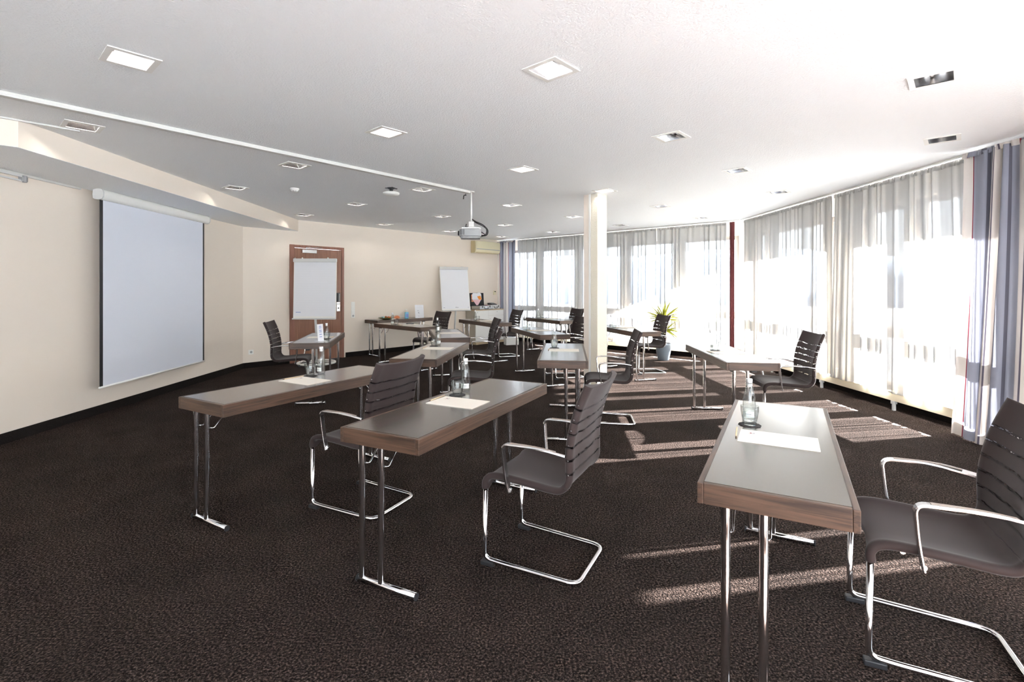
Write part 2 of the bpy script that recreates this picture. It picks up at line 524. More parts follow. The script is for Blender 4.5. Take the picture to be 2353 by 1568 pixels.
# ---- windowed walls
ZSILL, ZT0, ZT1, ZHEAD = .22, .80, .93, 2.40
def window_wall(wname, org, d, length, bays, first_no):
    """org + d*u is the room face of the wall; outside lies to the left of d*-1 (ie. outward normal given)"""
    global WNO
    nrm = Vector((-d.y, d.x, 0))
    if (org + d*length/2 + nrm - Vector((0, 5, 0))).length < (org + d*length/2 - nrm - Vector((0, 5, 0))).length: nrm = -nrm
    def seg(mb, u0, u1, t0, t1, z0, z1):
        a = org + d*u0; b = org + d*u1
        mb.prism([((a+nrm*t0).x, (a+nrm*t0).y), ((b+nrm*t0).x, (b+nrm*t0).y), ((b+nrm*t1).x, (b+nrm*t1).y), ((a+nrm*t1).x, (a+nrm*t1).y)], z0, z1)
    w = MB()
    seg(w, -.05, length+.05, 0, .2, -.1, ZSILL); seg(w, -.05, length+.05, 0, .2, ZHEAD, 2.86)
    edges = [-.05] + [e for b in bays for e in b] + [length+.05]
    for u0, u1 in zip(edges[0::2], edges[1::2]):
        if u1-u0 > .001: seg(w, u0, u1, 0, .2, ZSILL, ZHEAD)
    struct(w.build(wname, M['wall']))
    for i, (u0, u1) in enumerate(bays):
        root = empty('window_%d' % (first_no+i), org + d*(u0+u1)/2 + nrm*.1)
        struct(root)
        o0 = org + d*(u0+u1)/2 + nrm*.1
        def rel(mb, a0, a1, t0, t1, z0, z1):
            m2 = MB(); seg(m2, a0, a1, t0, t1, z0, z1)
            n = mb.add([Vector(q)-o0 for q in m2.v])
            for f in m2.f: mb.face([n+k for k in f])
        f = MB(); e = .07
        rel(f, u0+.002, u0+e, .04, .12, ZSILL+.002, ZHEAD-.002); rel(f, u1-e, u1-.002, .04, .12, ZSILL+.002, ZHEAD-.002)
        rel(f, u0+e, u1-e, .04, .12, ZHEAD-e, ZHEAD-.002); rel(f, u0+e, u1-e, .04, .12, ZSILL+.002, ZSILL+.05)
        f.build('window_frame', M['framec'], root)
        tr = MB(); rel(tr, u0+e, u1-e, .035, .13, ZT0, ZT1); tr.build('transom', M['framec'], root)
        for z0, z1 in ((ZSILL+.05, ZT0), (ZT1, ZHEAD-e)):
            p = MB(); rel(p, u0+e, u1-e, .075, .083, z0, z1); p.build('pane', M['pane'], root)
FB = [(.12, 1.10), (1.16, 2.32), (2.38, 3.56), (3.66, 4.82), (4.92, tC1-.16)]
window_wall('wall_far', C0, nW, tC1, FB, 1)
dR = (R0 - C1).normalized()
ylist = [(9.30, 8.84), (8.78, 7.22), (7.12, 6.80), (6.44, 5.74), (5.64, 4.30), (4.22, 2.90), (2.6, 1.2), (1.1, -.3), (-.6, -2.2)]
window_wall('wall_right', C1, dR, (R0-C1).length, [((9.46-a)/1.0001, (9.46-b)/1.0001) for a, b in ylist], 6)

dF = (L0 - R0).normalized()
window_wall('wall_front', R0, dF, (L0-R0).length, [(.4+1.45*i, 1.78+1.45*i) for i in range(5)], 15)  # unseen wall behind the camera; its windows are added for extra daylight

# baseboards (strips of carpet up the wall)
struct(slab(W1 + Vector((.012, -.0, 0)), L0 + Vector((.012, .02, 0)), .0115, 0, .095).build('baseboard_left', M['skirt']))
mb = MB()
slab(wp(-1.93, .012), wp(DS0-.005, .012), .0115, 0, .095, mb); slab(wp(DS1+.035, .012), wp(4.7, .012), .0115, 0, .095, mb)
struct(mb.build('baseboard_back', M['skirt']))
struct(slab(C0 - dW*.012 + nW*.02, C1 - dW*.012 - nW*.02, .0115, 0, .12).build('baseboard_far', M['skirt']))
struct(slab(C1 + Vector((-.012, -.02, 0)), R0 + Vector((-.012, .02, 0)), .0115, 0, .12).build('baseboard_right', M['skirt']))

# soffit (lowered strip along the left wall)
SOF = [(-3.80, 3.72), (-3.727, 3.783), (-3.994, 9.264), (wp(-1.06).x-.0, wp(-1.06).y), (W1.x, W1.y), (lx(2.9), 2.98)]
SOF[3] = (wp(-.96).x, wp(-.96).y)
struct(MB().prism(SOF, ZS, ZC-.001).build('trim_1', M['wall']))
# its underside is painted like the ceiling
struct(MB().prism([(x+(.004 if i < 0 else 0), y) for i, (x, y) in enumerate(SOF)], ZS-.003, ZS-.0005).build('trim_2', M['ceil']))

# pillar: plaster core, boxed duct strip
PC = Vector((1.148, 6.74, 0)); pu = Vector((-cos(R(40)), sin(R(40)), 0)); pv = Vector((cos(R(42)), sin(R(42)), 0))
pil = struct(empty('trim_3', PC))
def para(mb, u0, u1, v0, v1, z0=0.0, z1=ZC-.001):
    q = [pu*u0+pv*v0, pu*u1+pv*v0, pu*u1+pv*v1, pu*u0+pv*v1]
    mb.prism([(a.x, a.y) for a in q], z0, z1)
m_ = MB(); para(m_, 0, .10, 0, .205); m_.build('plaster_core', M['plaster'], pil)
m_ = MB(); para(m_, .104, .132, -.004, .2); m_.build('cable_duct', M['white'], pil)
m_ = MB(); para(m_, .136, .215, .004, .2); m_.build('boxing', M['wall'], pil)
m_ = MB(); para(m_, -.004, .216, -.008, .0, 0, .08); m_.build('kick_strip', M['white'], pil)

# convector ledge under the curtains (far wall + right wall)
def ledge(label, a, b, inw, no):
    d = (b-a).normalized()
    root = empty('convector_ledge', a)
    tag(root, label, 'radiator', 'convector ledges under the windows')
    L = (b-a).length
    q = [Vector((0, 0, 0)), d*L, d*L + inw*.15, inw*.15]
    mb = MB(); mb.prism([(p.x, p.y) for p in q], .11, .195); mb.build('casing', M['beige'], root)
    mb = MB()
    q2 = [p for p in (inw*-.0, d*L, d*L + inw*.155, inw*.155)]
    mb.prism([(p.x, p.y) for p in q2], .195, .203); mb.build('cover_strip', M['beige'], root)
    k = max(2, int(L/1.25))
    for i in range(k):
        c = d*(L*(i+.5)/k) + inw*.135
        f = MB(); f.box(-.014, .014, -.014, .014, 0, .11); f.box(-.022, .022, -.022, .022, .075, .11)
        f.build('foot', M['lgrey'], root, loc=c, rz=math.atan2(d.y, d.x))
ledge('long beige convector ledge under the far window wall, behind the potted plant', C0 + nW*.35 - dW*.02, C0 + nW*(tC1-.28) - dW*.02, -dW, 0)
ledge('long beige convector ledge under the right window wall, behind the sheer curtains', C1 + dR*.5 + Vector((-.02, 0, 0)), C1 + dR*8.3 + Vector((-.02, 0, 0)), Vector((-1, 0, 0)), 1)

# ------------------------------------------------------------------ outside
tag(MB().box(-400, 700, -300, 900, -9.2, -9.0).build('valley_ground', M['grass']), 'flat valley floor far below the windows', 'ground')['kind'] = 'structure'
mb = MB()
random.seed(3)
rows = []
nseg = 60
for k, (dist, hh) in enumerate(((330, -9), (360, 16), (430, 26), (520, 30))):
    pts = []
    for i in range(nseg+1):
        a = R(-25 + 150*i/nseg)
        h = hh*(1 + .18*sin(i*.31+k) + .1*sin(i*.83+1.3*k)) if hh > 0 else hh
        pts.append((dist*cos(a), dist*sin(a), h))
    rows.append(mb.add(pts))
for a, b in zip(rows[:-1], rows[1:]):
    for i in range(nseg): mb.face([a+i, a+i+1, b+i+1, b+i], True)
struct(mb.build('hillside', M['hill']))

# ------------------------------------------------------------------ door
dr = struct(empty('door_1', wp((DS0+DS1)/2), R(48)))
hw = (DS1-DS0)/2
mb = MB(); mb.box(-hw+.001, -hw+.085, -.03, .1, 0, DZ-.001); mb.box(hw-.05, hw-.001, -.012, .1, 0, DZ-.001); mb.box(-hw+.085, hw-.05, -.012, .1, DZ-.055, DZ-.001)
mb.build('door_frame', M['doorframe'], dr, bevel=.003)
mb = MB(); mb.box(-hw+.092, hw-.053, .0, .045, .006, DZ-.06)
leaf = mb.build('door_leaf', M['door'], dr, bevel=.002)
for z in (.25, 1.85):
    MB().lathe([(.009, 0), (.009, .11)], 10, (-hw+.088, -.036, z)).build('hinge', M['brushed'], leaf)
mb = MB(); mb.box(-hw+.22, -hw+.50, -.06, 0, DZ-.15, DZ-.085); cl = mb.build('closer_body', M['alu'], leaf, bevel=.004)
mb = MB(); mb.tube([(-hw+.30, -.045, DZ-.085), (-hw+.30, -.045, DZ-.045)], .008); mb.tube([(-hw+.30, -.045, DZ-.045), (-hw+.62, -.02, DZ-.03)], .006)
mb.build('closer_arm', M['alu'], leaf)
mb = MB(); mb.box(hw-.165, hw-.095, -.03, 0, 1.12, 1.30); mb.build('card_reader', M['black'], leaf, bevel=.004)
mb = MB(); mb.box(hw-.13, hw-.105, -.034, -.03, 1.125, 1.285); mb.build('reader_window', M['grey'], leaf)
mb = MB(); mb.box(hw-.16, hw-.09, -.012, 0, .93, 1.115); pl = mb.build('lock_plate', M['alu'], leaf, bevel=.003)
mb = MB(); mb.tube(fillet([(hw-.125, -.01, 1.08), (hw-.125, -.06, 1.08), (hw-.235, -.06, 1.08)], .015), .010); mb.build('lever', M['alu'], leaf)
mb = MB(); mb.lathe([(.014, 0), (.014, .006)], 14, M=Matrix.Translation((hw-.125, -.012, .995)) @ Matrix.Rotation(R(90), 4, 'X')); mb.build('keyhole', M['dgrey'], leaf)

def wall_switch(loc, rz, n_sw, n_so, label, name='switch_panel', cat='switch'):
    root = empty(name, loc, rz)
    n = n_sw+n_so
    tag(root, label, cat)
    MB().box(-.042, .042, -.008, 0, -.0405*n, .0405*n).build('frame', M['white'], root, bevel=.003)
    for i in range(n):
        z = .0405*n - .081*i - .0405
        if i < n_sw:
            MB().box(-.03, .03, -.014, -.008, z-.03, z+.03).build('rocker', M['white'], root, bevel=.002)
        else:
            s = MB(); s.box(-.033, .033, -.011, -.008, z-.033, z+.033); so = s.build('socket_face', M['white'], root)
            MB().lathe([(.021, 0), (.021, .002)], 18, M=Matrix.Translation((0, -.011, z)) @ Matrix.Rotation(R(90), 4, 'X')).build('socket_well', M['grey'], so)
    return root
wall_switch(wp(.17, .0, .95), R(48), 3, 1, 'vertical white panel of switches and a socket right of the door')
wall_switch(wp(-1.80, .0, .275), R(48), 0, 1, 'white wall socket low on the wall left of the door', 'wall_socket', 'socket')
th = empty('thermostat', wp(4.32, 0, 1.27), R(48)); tag(th, 'small cream wall thermostat with a dark display above the white cabinet', 'thermostat')
MB().box(-.045, .045, -.025, 0, -.055, .055).build('housing', M['ac'], th, bevel=.003)
MB().box(-.022, .032, -.028, -.025, .02, .042).build('display', M['black'], th)

# ------------------------------------------------------------------ projection screen
sa = Vector((-4.42, 5.36, 0)); sb = Vector((-4.52, 7.40, 0))
sd = (sb-sa).normalized(); SL = (sb-sa).length; sn = Vector((sd.y, -sd.x, 0))
ps = empty('projection_screen', sa, math.atan2(sd.y, sd.x))
tag(ps, 'wall-mounted white projection screen with black side borders, rolled down', 'screen')
mb = MB()
prof = [(.0, .06), (-.03, .058), (-.05, .045), (-.058, .02), (-.055, -.02), (-.04, -.045), (-.01, -.052), (.02, -.05), (.045, -.04), (.05, 0), (.045, .05)]
zc = 2.395
n0 = mb.add([(0.0, y, zc+z) for y, z in prof]); n1 = mb.add([(SL, y, zc+z) for y, z in prof]); k = len(prof)
for i in range(k): mb.face([n0+i, n0+(i+1) % k, n1+(i+1) % k, n1+i], True)
mb.build('case', M['white'], ps)
for x0, x1 in ((-.018, .0), (SL, SL+.018)):
    e = MB(); e.prism([(y*1.04, z*1.04) for y, z in prof], x0, x1, M=Matrix(((0, 0, 1, 0), (1, 0, 0, 0), (0, 1, 0, zc), (0, 0, 0, 1)))); e.build('end_cap', M['lgrey'], ps)
MB().box(.055, SL-.085, -.003, 0, .335, zc-.03).build('screen_cloth', M['screen'], ps)
MB().box(.012, .055, -.0035, .0005, .335, zc-.03).build('border', M['black'], ps)
MB().box(SL-.085, SL-.05, -.0035, .0005, .335, zc-.03).build('border', M['black'], ps)
MB().tube([(.008, -.001, .325), (SL-.046, -.001, .325)], .011, 8).build('bottom_bar', M['white'], ps)

# cable channels
def channel(name, label, a, b, w, h, z, cat='cable channel', mat='chan', joints=()):
    a = Vector(a); b = Vector(b); d = b-a
    root = empty(name, (a.x, a.y, z), math.atan2(d.y, d.x)); tag(root, label, cat)
    MB().box(0, d.length, -w/2, w/2, -h, 0).build('channel_body', M[mat], root, bevel=.002)
    MB().box(0, d.length, -w/2-.0012, -w/2, -h*.62, -h*.56).build('lid_seam', M['lgrey'], root)
    for j in joints: MB().box(j, j+.002, -w/2-.001, w/2+.001, -h-.001, -.0).build('joint', M['lgrey'], root)
    return root
channel('cable_channel', 'long white cable channel across the ceiling, ending at the projector rod', (-4.43, 1.87), (-.565, 6.587), .055, .032, ZC-.001, joints=(1.62, 3.6))
channel('cable_channel', 'thin white cable channel on the ceiling running to the lamp by the soffit', (-4.45, 2.99), (-3.49, 4.045), .02, .014, ZC-.001)
a_ = Vector((lx(2.98)+.016, 3.05)); b_ = Vector((lx(5.3)+.016, 5.30))
channel('cable_channel', 'thin white cable channel along the left wall beneath the soffit', a_, b_, .02, .022, ZS-.004)
hb = empty('wall_bracket', (lx(4.3)+.05, 4.15, ZS-.045), math.atan2(1, -.023)); tag(hb, 'folded white metal bracket arm at the top of the left wall', 'bracket')
MB().box(-.5, .46, -.012, .0, .0, .018).build('upper_arm', M['lgrey'], hb)
MB().box(-.5, .52, .006, .016, -.035, -.02).build('lower_arm', M['lgrey'], hb)
MB().lathe([(.018, -.04), (.018, .02)], 12, (.50, .004, 0)).build('pivot', M['grey'], hb)
MB().box(.47, .53, .0, .034, -.03, .01).build('wall_mount', M['grey'], hb)

# ------------------------------------------------------------------ ceiling lights
def make_light():
    root = empty('ceiling_light', (0, 0, ZC), LANG)
    F, A, T, D = .122, HOLE-.004, .052, .085
    mb = MB()
    for x0, x1, y0, y1 in ((-F, F, -F, -A), (-F, F, A, F), (-F, -A, -A, A), (A, F, -A, A)):
        mb.box(x0, x1, y0, y1, -.006, -.0005)
    mb.build('frame', M['white'], root)
    mb = MB()
    lo = [(-A, -A, -.004), (A, -A, -.004), (A, A, -.004), (-A, A, -.004)]; hi = [(-A, -T, D), (A, -T, D), (A, T, D), (-A, T, D)]
    n = mb.add(lo+hi)
    for i in range(4): mb.face([n+i, n+4+i, n+4+(i+1) % 4, n+(i+1) % 4])
    mb.face([n+4, n+5, n+6, n+7][::-1])
    mb.build('reflector', M['refl'], root)
    MB().lathe([(.009, -.07), (.011, -.066), (.011, .066), (.009, .07)], 12, M=Matrix.Translation((0, .012, .045)) @ Matrix.Rotation(R(90), 4, 'Y')).build('lamp_tube', M['lamp'], root)
    MB().box(-.088, -.07, -.018, .03, .03, .07).build('lamp_socket', M['white'], root)
    return root
M['refl'] = plain('reflector_aluminium', (.8, .8, .81, 1), .17, 1.0)
M['lampoff'] = plain('unlit_tube', srgb(225, 225, 222), .3)
lt0 = make_light()
LD = ['large square recessed lamp at the upper left, above the long cable channel',
      'square recessed lamp where the thin cable channel ends, above the soffit corner',
      'large square recessed lamp at the top middle of the photo',
      'square recessed lamp just in front of the long cable channel, second along it',
      'square recessed lamp behind the long cable channel, above the soffit middle',
      'square recessed lamp close to the soffit, next left of the smoke detector',
      'square recessed lamp in the second diagonal row right of the top middle one',
      'square recessed lamp above and in front of the projector rod, right of the cable channel',
      'square recessed lamp between the round sensor and the cable channel end',
      'large square recessed lamp at the upper right of the photo, dark inside',
      'square recessed lamp nearest the grey drape at the upper right',
      'square recessed lamp halfway between the pillar and the right drape',
      'square recessed lamp right above the top of the pillar',
      'square recessed lamp between the projector rod and the pillar, nearer row',
      'square recessed lamp left of the hanging projector, beyond the cable channel end',
      'square recessed lamp right of the smoke detector, under the round sensor',
      'square recessed lamp near the door wall, left of the projector',
      'square recessed lamp near the far end of the soffit',
      'square recessed lamp near the right window curtains, in the middle of their length',
      'square recessed lamp right of the pillar, second from it',
      'square recessed lamp just left of the top of the pillar',
      'small far square recessed lamp near the corner where the two curtained walls meet',
      'small far square recessed lamp just right of the pillar near the far curtains',
      'small far square recessed lamp directly right of the projector body',
      'small far square recessed lamp just left of the projector body',
      'small far square recessed lamp near the far sheer curtain, left of the pillar',
      'smallest square recessed lamp, above the far grey drape by the air conditioner']
ct = child_table()
for i, (x, y) in enumerate(LIGHTS):
    o = lt0 if i == 0 else copy_tree(lt0, ct)
    o.location = (x, y, ZC)
    if i in (9, 10, 11, 18, 21, 22, 19, 6):
        for c in kids(o):
            if c.name.startswith('lamp_tube'):
                c.material_slots[0].link = 'OBJECT'; c.material_slots[0].material = M['lampoff']
    tag(o, LD[i], 'ceiling light', 'square recessed lamps in the ceiling')

sm = empty('smoke_detector', (-2.779, 6.407, ZC)); tag(sm, 'round white smoke detector on the ceiling near the soffit', 'smoke detector')
MB().lathe([(.055, 0), (.055, -.018), (.048, -.022)], 20, cap0=False).build('base', M['white'], sm)
MB().lathe([(.046, -.022), (.046, -.034), (.036, -.046), (.015, -.052)], 20, cap0=False).build('head', M['white'], sm)
for i in range(8):
    a = i*pi/4
    MB().box(.0345, .0445, -.009, .009, -.0405, -.036, M=Matrix.Rotation(a, 4, 'Z')).build('vent_slot', M['dgrey'], sm)
ap = empty('ceiling_sensor', (-1.537, 6.38, ZC)); tag(ap, 'round white device hung on a black bracket from the ceiling', 'sensor')
MB().lathe([(.055, -.0005), (.05, -.008), (.022, -.02), (.022, -.045), (.07, -.055)], 16, cap0=False).build('mount', M['black'], ap)
for i in range(4): MB().box(.045, .075, -.008, .008, -.012, -.002, M=Matrix.Rotation(i*pi/2+.4, 4, 'Z')).build('clip', M['black'], ap)
MB().lathe([(.09, -.056), (.104, -.062), (.10, -.082), (.06, -.098), (.0, -.102)], 24, cap0=True, cap1=False).build('shell', M['white'], ap)

# ------------------------------------------------------------------ projector
pj = empty('projector', (-.537, 6.62, 0), R(4)); tag(pj, 'grey ceiling projector hanging on a thin rod with black cables looping behind it', 'projector')
MB().tube([(0, 0, ZC-.001), (0, 0, 2.27)], .011, 10).build('rod', M['white'], pj)
MB().lathe([(.04, 0), (.04, -.012)], 16, (0, 0, ZC-.0005)).build('ceiling_plate', M['white'], pj)
mb = MB(); mb.box(-.035, .035, -.03, .03, 2.20, 2.27); mb.box(-.06, .06, -.045, .045, 2.185, 2.20); mb.build('bracket', M['white'], pj, bevel=.003)
mb = MB()
poly = [(-.155, -.10), (-.125, -.135), (.105, -.135), (.13, -.11), (.13, .11), (.105, .135), (-.125, .135), (-.155, .10)]
mb.prism(poly, 2.07, 2.165); k0 = [(x*.9, y*.9) for x, y in poly]
mb.prism(k0, 2.045, 2.07); 
bodyo = mb.build('body', M['grey'], pj, bevel=.006)
MB().prism([(x*.985, y*.985) for x, y in poly], 2.165, 2.184).build('top_cover', M['brushed'], pj, bevel=.004)
for i in range(5): MB().box(-.1405+i*.012, -.135+i*.012, -.139, -.133, 2.085, 2.155).build('vent_slat', M['dgrey'], pj)
mb = MB(); mb.lathe([(.034, 0), (.03, .02), (.024, .022)], 18, M=Matrix.Translation((-.155, -.03, 2.115)) @ Matrix.Rotation(R(-90), 4, 'Y')); mb.build('lens', M['dgrey'], pj)
MB().box(-.02, .05, -.1365, -.135, 2.145, 2.15).build('marking', M['ink'], pj)
for i, (dx, dz, y0) in enumerate(((.0, .0, -.03), (.012, .008, 0), (.006, -.008, .03), (-.01, .0, -.06))):
    zz = (2.075, 2.08, 2.14, 2.085)[i]
    mb = MB(); mb.tube(fillet([(.004, 0, 2.31), (.05, y0*.3, 2.27+dz), (.16, y0, 2.225+dz), (.215+dx, y0, 2.16), (.20+dx, y0, 2.09), (.13, y0, zz)], .06), .0055, 7)
    mb.build('cable', M['black'], pj)
MB().tube(fillet([(-.065, -.04, 2.235), (-.075, -.05, 2.195), (-.045, -.05, 2.193)], .01), .006, 7).build('clamp_lever', M['black'], pj)
hk = empty('cable_hook', (-.62, 6.58, ZC-.033)); tag(hk, 'small black hook under the end of the ceiling cable channel', 'hook')
MB().tube(fillet([(.02, 0, -.022), (-.012, 0, -.024), (-.018, 0, -.075)], .012), .007, 8).build('hook_arm', M['black'], hk)
MB().tube([(.012, 0, -.022), (.012, 0, .0)], .004, 6).build('hook_stem', M['black'], hk)

# ------------------------------------------------------------------ air conditioner
ac = empty('air_conditioner', wp(3.47, 0, 2.285), R(48)); tag(ac, 'cream wall-mounted air conditioner above the white cabinet, beside the drape', 'air conditioner')
prof = [(0, .0), (-.12, .0), (-.17, .03), (-.19, .09), (-.19, .26), (-.17, .30), (0, .31)]
mb = MB(); mb.prism([(y, z) for y, z in prof], .0, .88, M=Matrix(((0, 0, 1, 0), (1, 0, 0, 0), (0, 1, 0, 0), (0, 0, 0, 1)))); mb.build('casing', M['ac'], ac, bevel=.006)
MB().box(-.004, .0, -.15, -.005, .01, .30).build('side_panel', M['acside'], ac)
MB().box(.03, .85, -.1935, -.19, .115, .295).build('front_panel', M['ac'], ac, bevel=.002)
MB().box(.02, .86, -.1925, -.189, .088, .106).build('air_slot', M['grey'], ac)
MB().box(.04, .84, -.185, -.135, .006, .014, M=Matrix.Rotation(0, 4, 'X')).build('louvre', M['acside'], ac)

# ------------------------------------------------------------------ cabinet
cb = empty('cabinet', wp(3.27, .02, 0), R(48)); tag(cb, 'white cabinet with a light oak top under the air conditioner', 'cabinet')
CW, CD, CH = 1.0, .36, .86
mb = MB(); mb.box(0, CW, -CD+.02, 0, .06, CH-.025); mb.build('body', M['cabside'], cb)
MB().box(0, CW, -CD-.01, 0, 0, .055).build('plinth', M['oak'], cb)
MB().box(-.02, CW+.01, -CD-.012, 0, CH-.025, CH).build('worktop', M['oak'], cb, bevel=.002)
def front(x0, x1, z0, z1, name, kx, kz):
    d = MB().box(x0+.002, x1-.002, -CD, -CD+.02, z0+.002, z1-.002).build(name, M['cabwhite'], cb, bevel=.0015)
    MB().lathe([(.006, 0), (.008, .012)], 10, M=Matrix.Translation((kx, -CD, kz)) @ Matrix.Rotation(R(90), 4, 'X')).build('knob', M['grey'], d)
front(0, .45, .06, CH-.027, 'door', .06, CH-.07)
front(.45, CW, .70, CH-.027, 'drawer', .75, CH-.07)
front(.45, CW, .06, .70, 'door', .5, .62)

# open case with cards on the cabinet
cs = empty('moderation_case', wp(3.62, .245, CH), R(48)); tag(cs, 'open silver case with pink and orange cards in its black lid', 'case')
MB().box(-.22, .24, -.15, .14, .0005, .012).build('bottom', M['dgrey'], cs)
mb = MB(); mb.box(-.22, .24, -.15, -.142, .012, .085); mb.box(-.22, .24, .132, .14, .012, .085); mb.box(-.22, -.212, -.142, .132, .012, .085); mb.box(.232, .24, -.142, .132, .012, .085)
mb.build('tray_wall', M['brushed'], cs)
mb = MB(); mb.box(-.24, .22, .14, .19, .09, .42, M=Matrix.Rotation(R(-4), 4, 'X')); lid = mb.build('lid', M['black'], cs, bevel=.006)
MB().box(-.225, .205, .134, .1395, .235, .252, M=Matrix.Rotation(R(-4), 4, 'X')).build('strap', M['dgrey'], lid)
def card(name, pts, mat, y):
    mb = MB(); mb.prism(pts, -y, -y+.002, M=Matrix.Rotation(R(-4), 4, 'X') @ Matrix(((1, 0, 0, 0), (0, 0, -1, 0), (0, 1, 0, 0), (0, 0, 0, 1)))); return mb.build(name, M[mat], lid)
cloud = [(-.2+.1*0, .26)]
cl_pts = []
for cx_, cz_, r_, a0, a1 in ((-.12, .35, .075, 200, 70), (.05, .35, .085, 130, -20)):
    for i in range(8):
        a = R(a0 + (a1-a0)*i/7); cl_pts.append((cx_+r_*cos(a), cz_+r_*sin(a)))
cl_pts = [(-.19, .25)] + cl_pts + [(.14, .25)]
card('card', [(-.22, .2), (-.22, .38), (-.12, .39), (-.12, .2)], 'peach', .1385)
card('card', cl_pts[::-1], 'paperw', .1365)
card('card', [(-.18, .25), (.12, .25), (.0, .11), (-.06, .11)][::-1], 'pink', .1355)
card('card', [(-.02, .33), (.10, .35), (.14, .25), (.04, .25)][::-1], 'orange', .1345)
for s_ in (-.13, .13):
    MB().box(s_-.014, s_+.014, -.156, -.15, .045, .085).build('latch', M['dgrey'], cs)
MB().tube(fillet([(-.06, -.152, .06), (-.06, -.17, .02), (.06, -.17, .02), (.06, -.152, .06)], .012), .006, 7).build('handle', M['dgrey'], cs)
bx = empty('tool_case', wp(4.075, .16, CH), R(48)); tag(bx, 'closed silver case with dark latches and handle at the right end of the cabinet', 'case')
MB().box(-.18, .18, -.12, .12, .0005, .10).build('shell', M['lgrey'], bx, bevel=.01)
for s_ in (-.11, .11): MB().box(s_-.014, s_+.014, -.126, -.12, .04, .085).build('latch', M['dgrey'], bx)
MB().tube(fillet([(-.05, -.122, .065), (-.05, -.14, .02), (.05, -.14, .02), (.05, -.122, .065)], .012), .007, 7).build('handle', M['dgrey'], bx)
for s_ in (-.18, .18): MB().box(s_-.014, s_+.014, -.124, -.1, -.0+.001, .02).build('corner', M['black'], bx)
ph = empty('desk_telephone', wp(4.07, .17, CH+.10), R(48)); tag(ph, 'small dark device lying on top of the closed silver case', 'device')
mb = MB(); mb.prism([(-.08, .001), (.08, .001), (.08, .05), (-.08, .018)], -.1, .09, M=Matrix(((0, 0, 1, 0), (1, 0, 0, 0), (0, 1, 0, 0), (0, 0, 0, 1)))); mb.build('housing', M['dgrey'], ph, bevel=.004)
MB().box(-.06, .05, -.02, .05, .036, .05, M=Matrix.Rotation(R(8), 4, 'X')).build('display', M['grey'], ph)
MB().lathe([(.0, 0), (.07, 0), (.07, .003), (.0, .003)], 18, cap0=False, cap1=False, M=Matrix.Translation((.13, -.03, .088)) @ Matrix.Rotation(R(20), 4, 'Y')).build('round_card', M['pink'], cs)

# ------------------------------------------------------------------ flipcharts
def flipchart(loc, yaw, w, z0, z1, lean, label, lined, base_xy):
    root = empty('flipchart', loc, yaw); tag(root, label, 'flipchart')
    la = math.atan2(lean, z1-z0)
    Mx = Matrix.Translation((0, 0, z0)) @ Matrix.Rotation(-la, 4, 'X')
    h = sqrt((z1-z0)**2 + lean**2)
    bd = MB().box(-w/2, w/2, 0, .018, 0, h, M=Mx).build('board', M['white'], root, bevel=.003)
    MB().box(-w/2+.015, w/2-.015, -.004, -.0005, .045, h-.055, M=Mx).build('paper_pad', M['paperw'], root)
    MB().box(-w/2-.004, w/2+.004, -.03, .02, h-.055, h+.008, M=Mx).build('clamp_bar', M['lgrey'], root, bevel=.006)
    MB().box(-w/2, w/2, -.05, .0, -.012, .012, M=Mx).build('pen_tray', M['lgrey'], root, bevel=.003)
    for s_ in (-.5, .5): MB().lathe([(.012, 0), (.012, .02)], 10, M=Mx @ Matrix.Translation((s_*w*.6, -.005, h+.006))).build('hook', M['white'], root)
    pm = MB()
    if lined:
        for i in range(18): pm.box(-w/2+.05, w/2-.05, -.0048, -.0041, .16+i*(h-.3)/18, .1606+i*(h-.3)/18, M=Mx)
        pm.build('ruled_lines', M['lgrey'], root)
        t = MB(); 
        for i in range(6): t.box(-w/2+.05+i*.0145, -w/2+.061+i*.0145, -.0052, -.0041, .112, .124, M=Mx)
        t.build('printed_mark', M['inkblue'], root)
    else:
        for x0, x1 in ((-w/2+.04, -w/2+.075), (-.02, .06), (w/2-.06, w/2-.04)): pm.box(x0, x1, -.0048, -.0041, .07, .078, M=Mx)
        pm.build('printed_mark', M['ink'], root)
    bx_, by_ = base_xy
    MB().tube([(bx_, by_, .03), (bx_, by_, .5), (0, .03, z0+.1), ], .021, 12).build('pole', M['lgrey'], root)
    MB().tube([(0, .045, z0+.05), (0, .045+lean*.5, (z0+z1)/2)], .02, 10).build('rear_mount', M['grey'], root)
    rr = .32
    pts = [(bx_+rr*cos(2*pi*i/28), by_+rr*sin(2*pi*i/28), .04) for i in range(28)]
    MB().tube(pts, .02, 8, closed=True).build('ring_base', M['white'], root)
    for i in range(5):
        a = 2*pi*i/5+.3
        MB().tube([(bx_, by_, .05), (bx_+rr*cos(a), by_+rr*sin(a), .04)], .012, 8).build('spoke', M['lgrey'], root)
        MB().lathe([(.02, 0), (.02, .016)], 12, M=Matrix.Translation((bx_+rr*cos(a), by_+rr*sin(a)-.008, .02)) @ Matrix.Rotation(R(90), 4, 'X')).build('castor', M['dgrey'], root)
flipchart((-3.528, 8.95, 0), R(0), .765, .845, 1.915, .04, 'flipchart with ruled paper standing in front of the wooden door', True, (-.03, .17))
flipchart((-1.30, 11.72, 0), R(25), .70, .865, 1.885, .20, 'plain white flipchart leaning back beside the white cabinet', False, (0, .12))

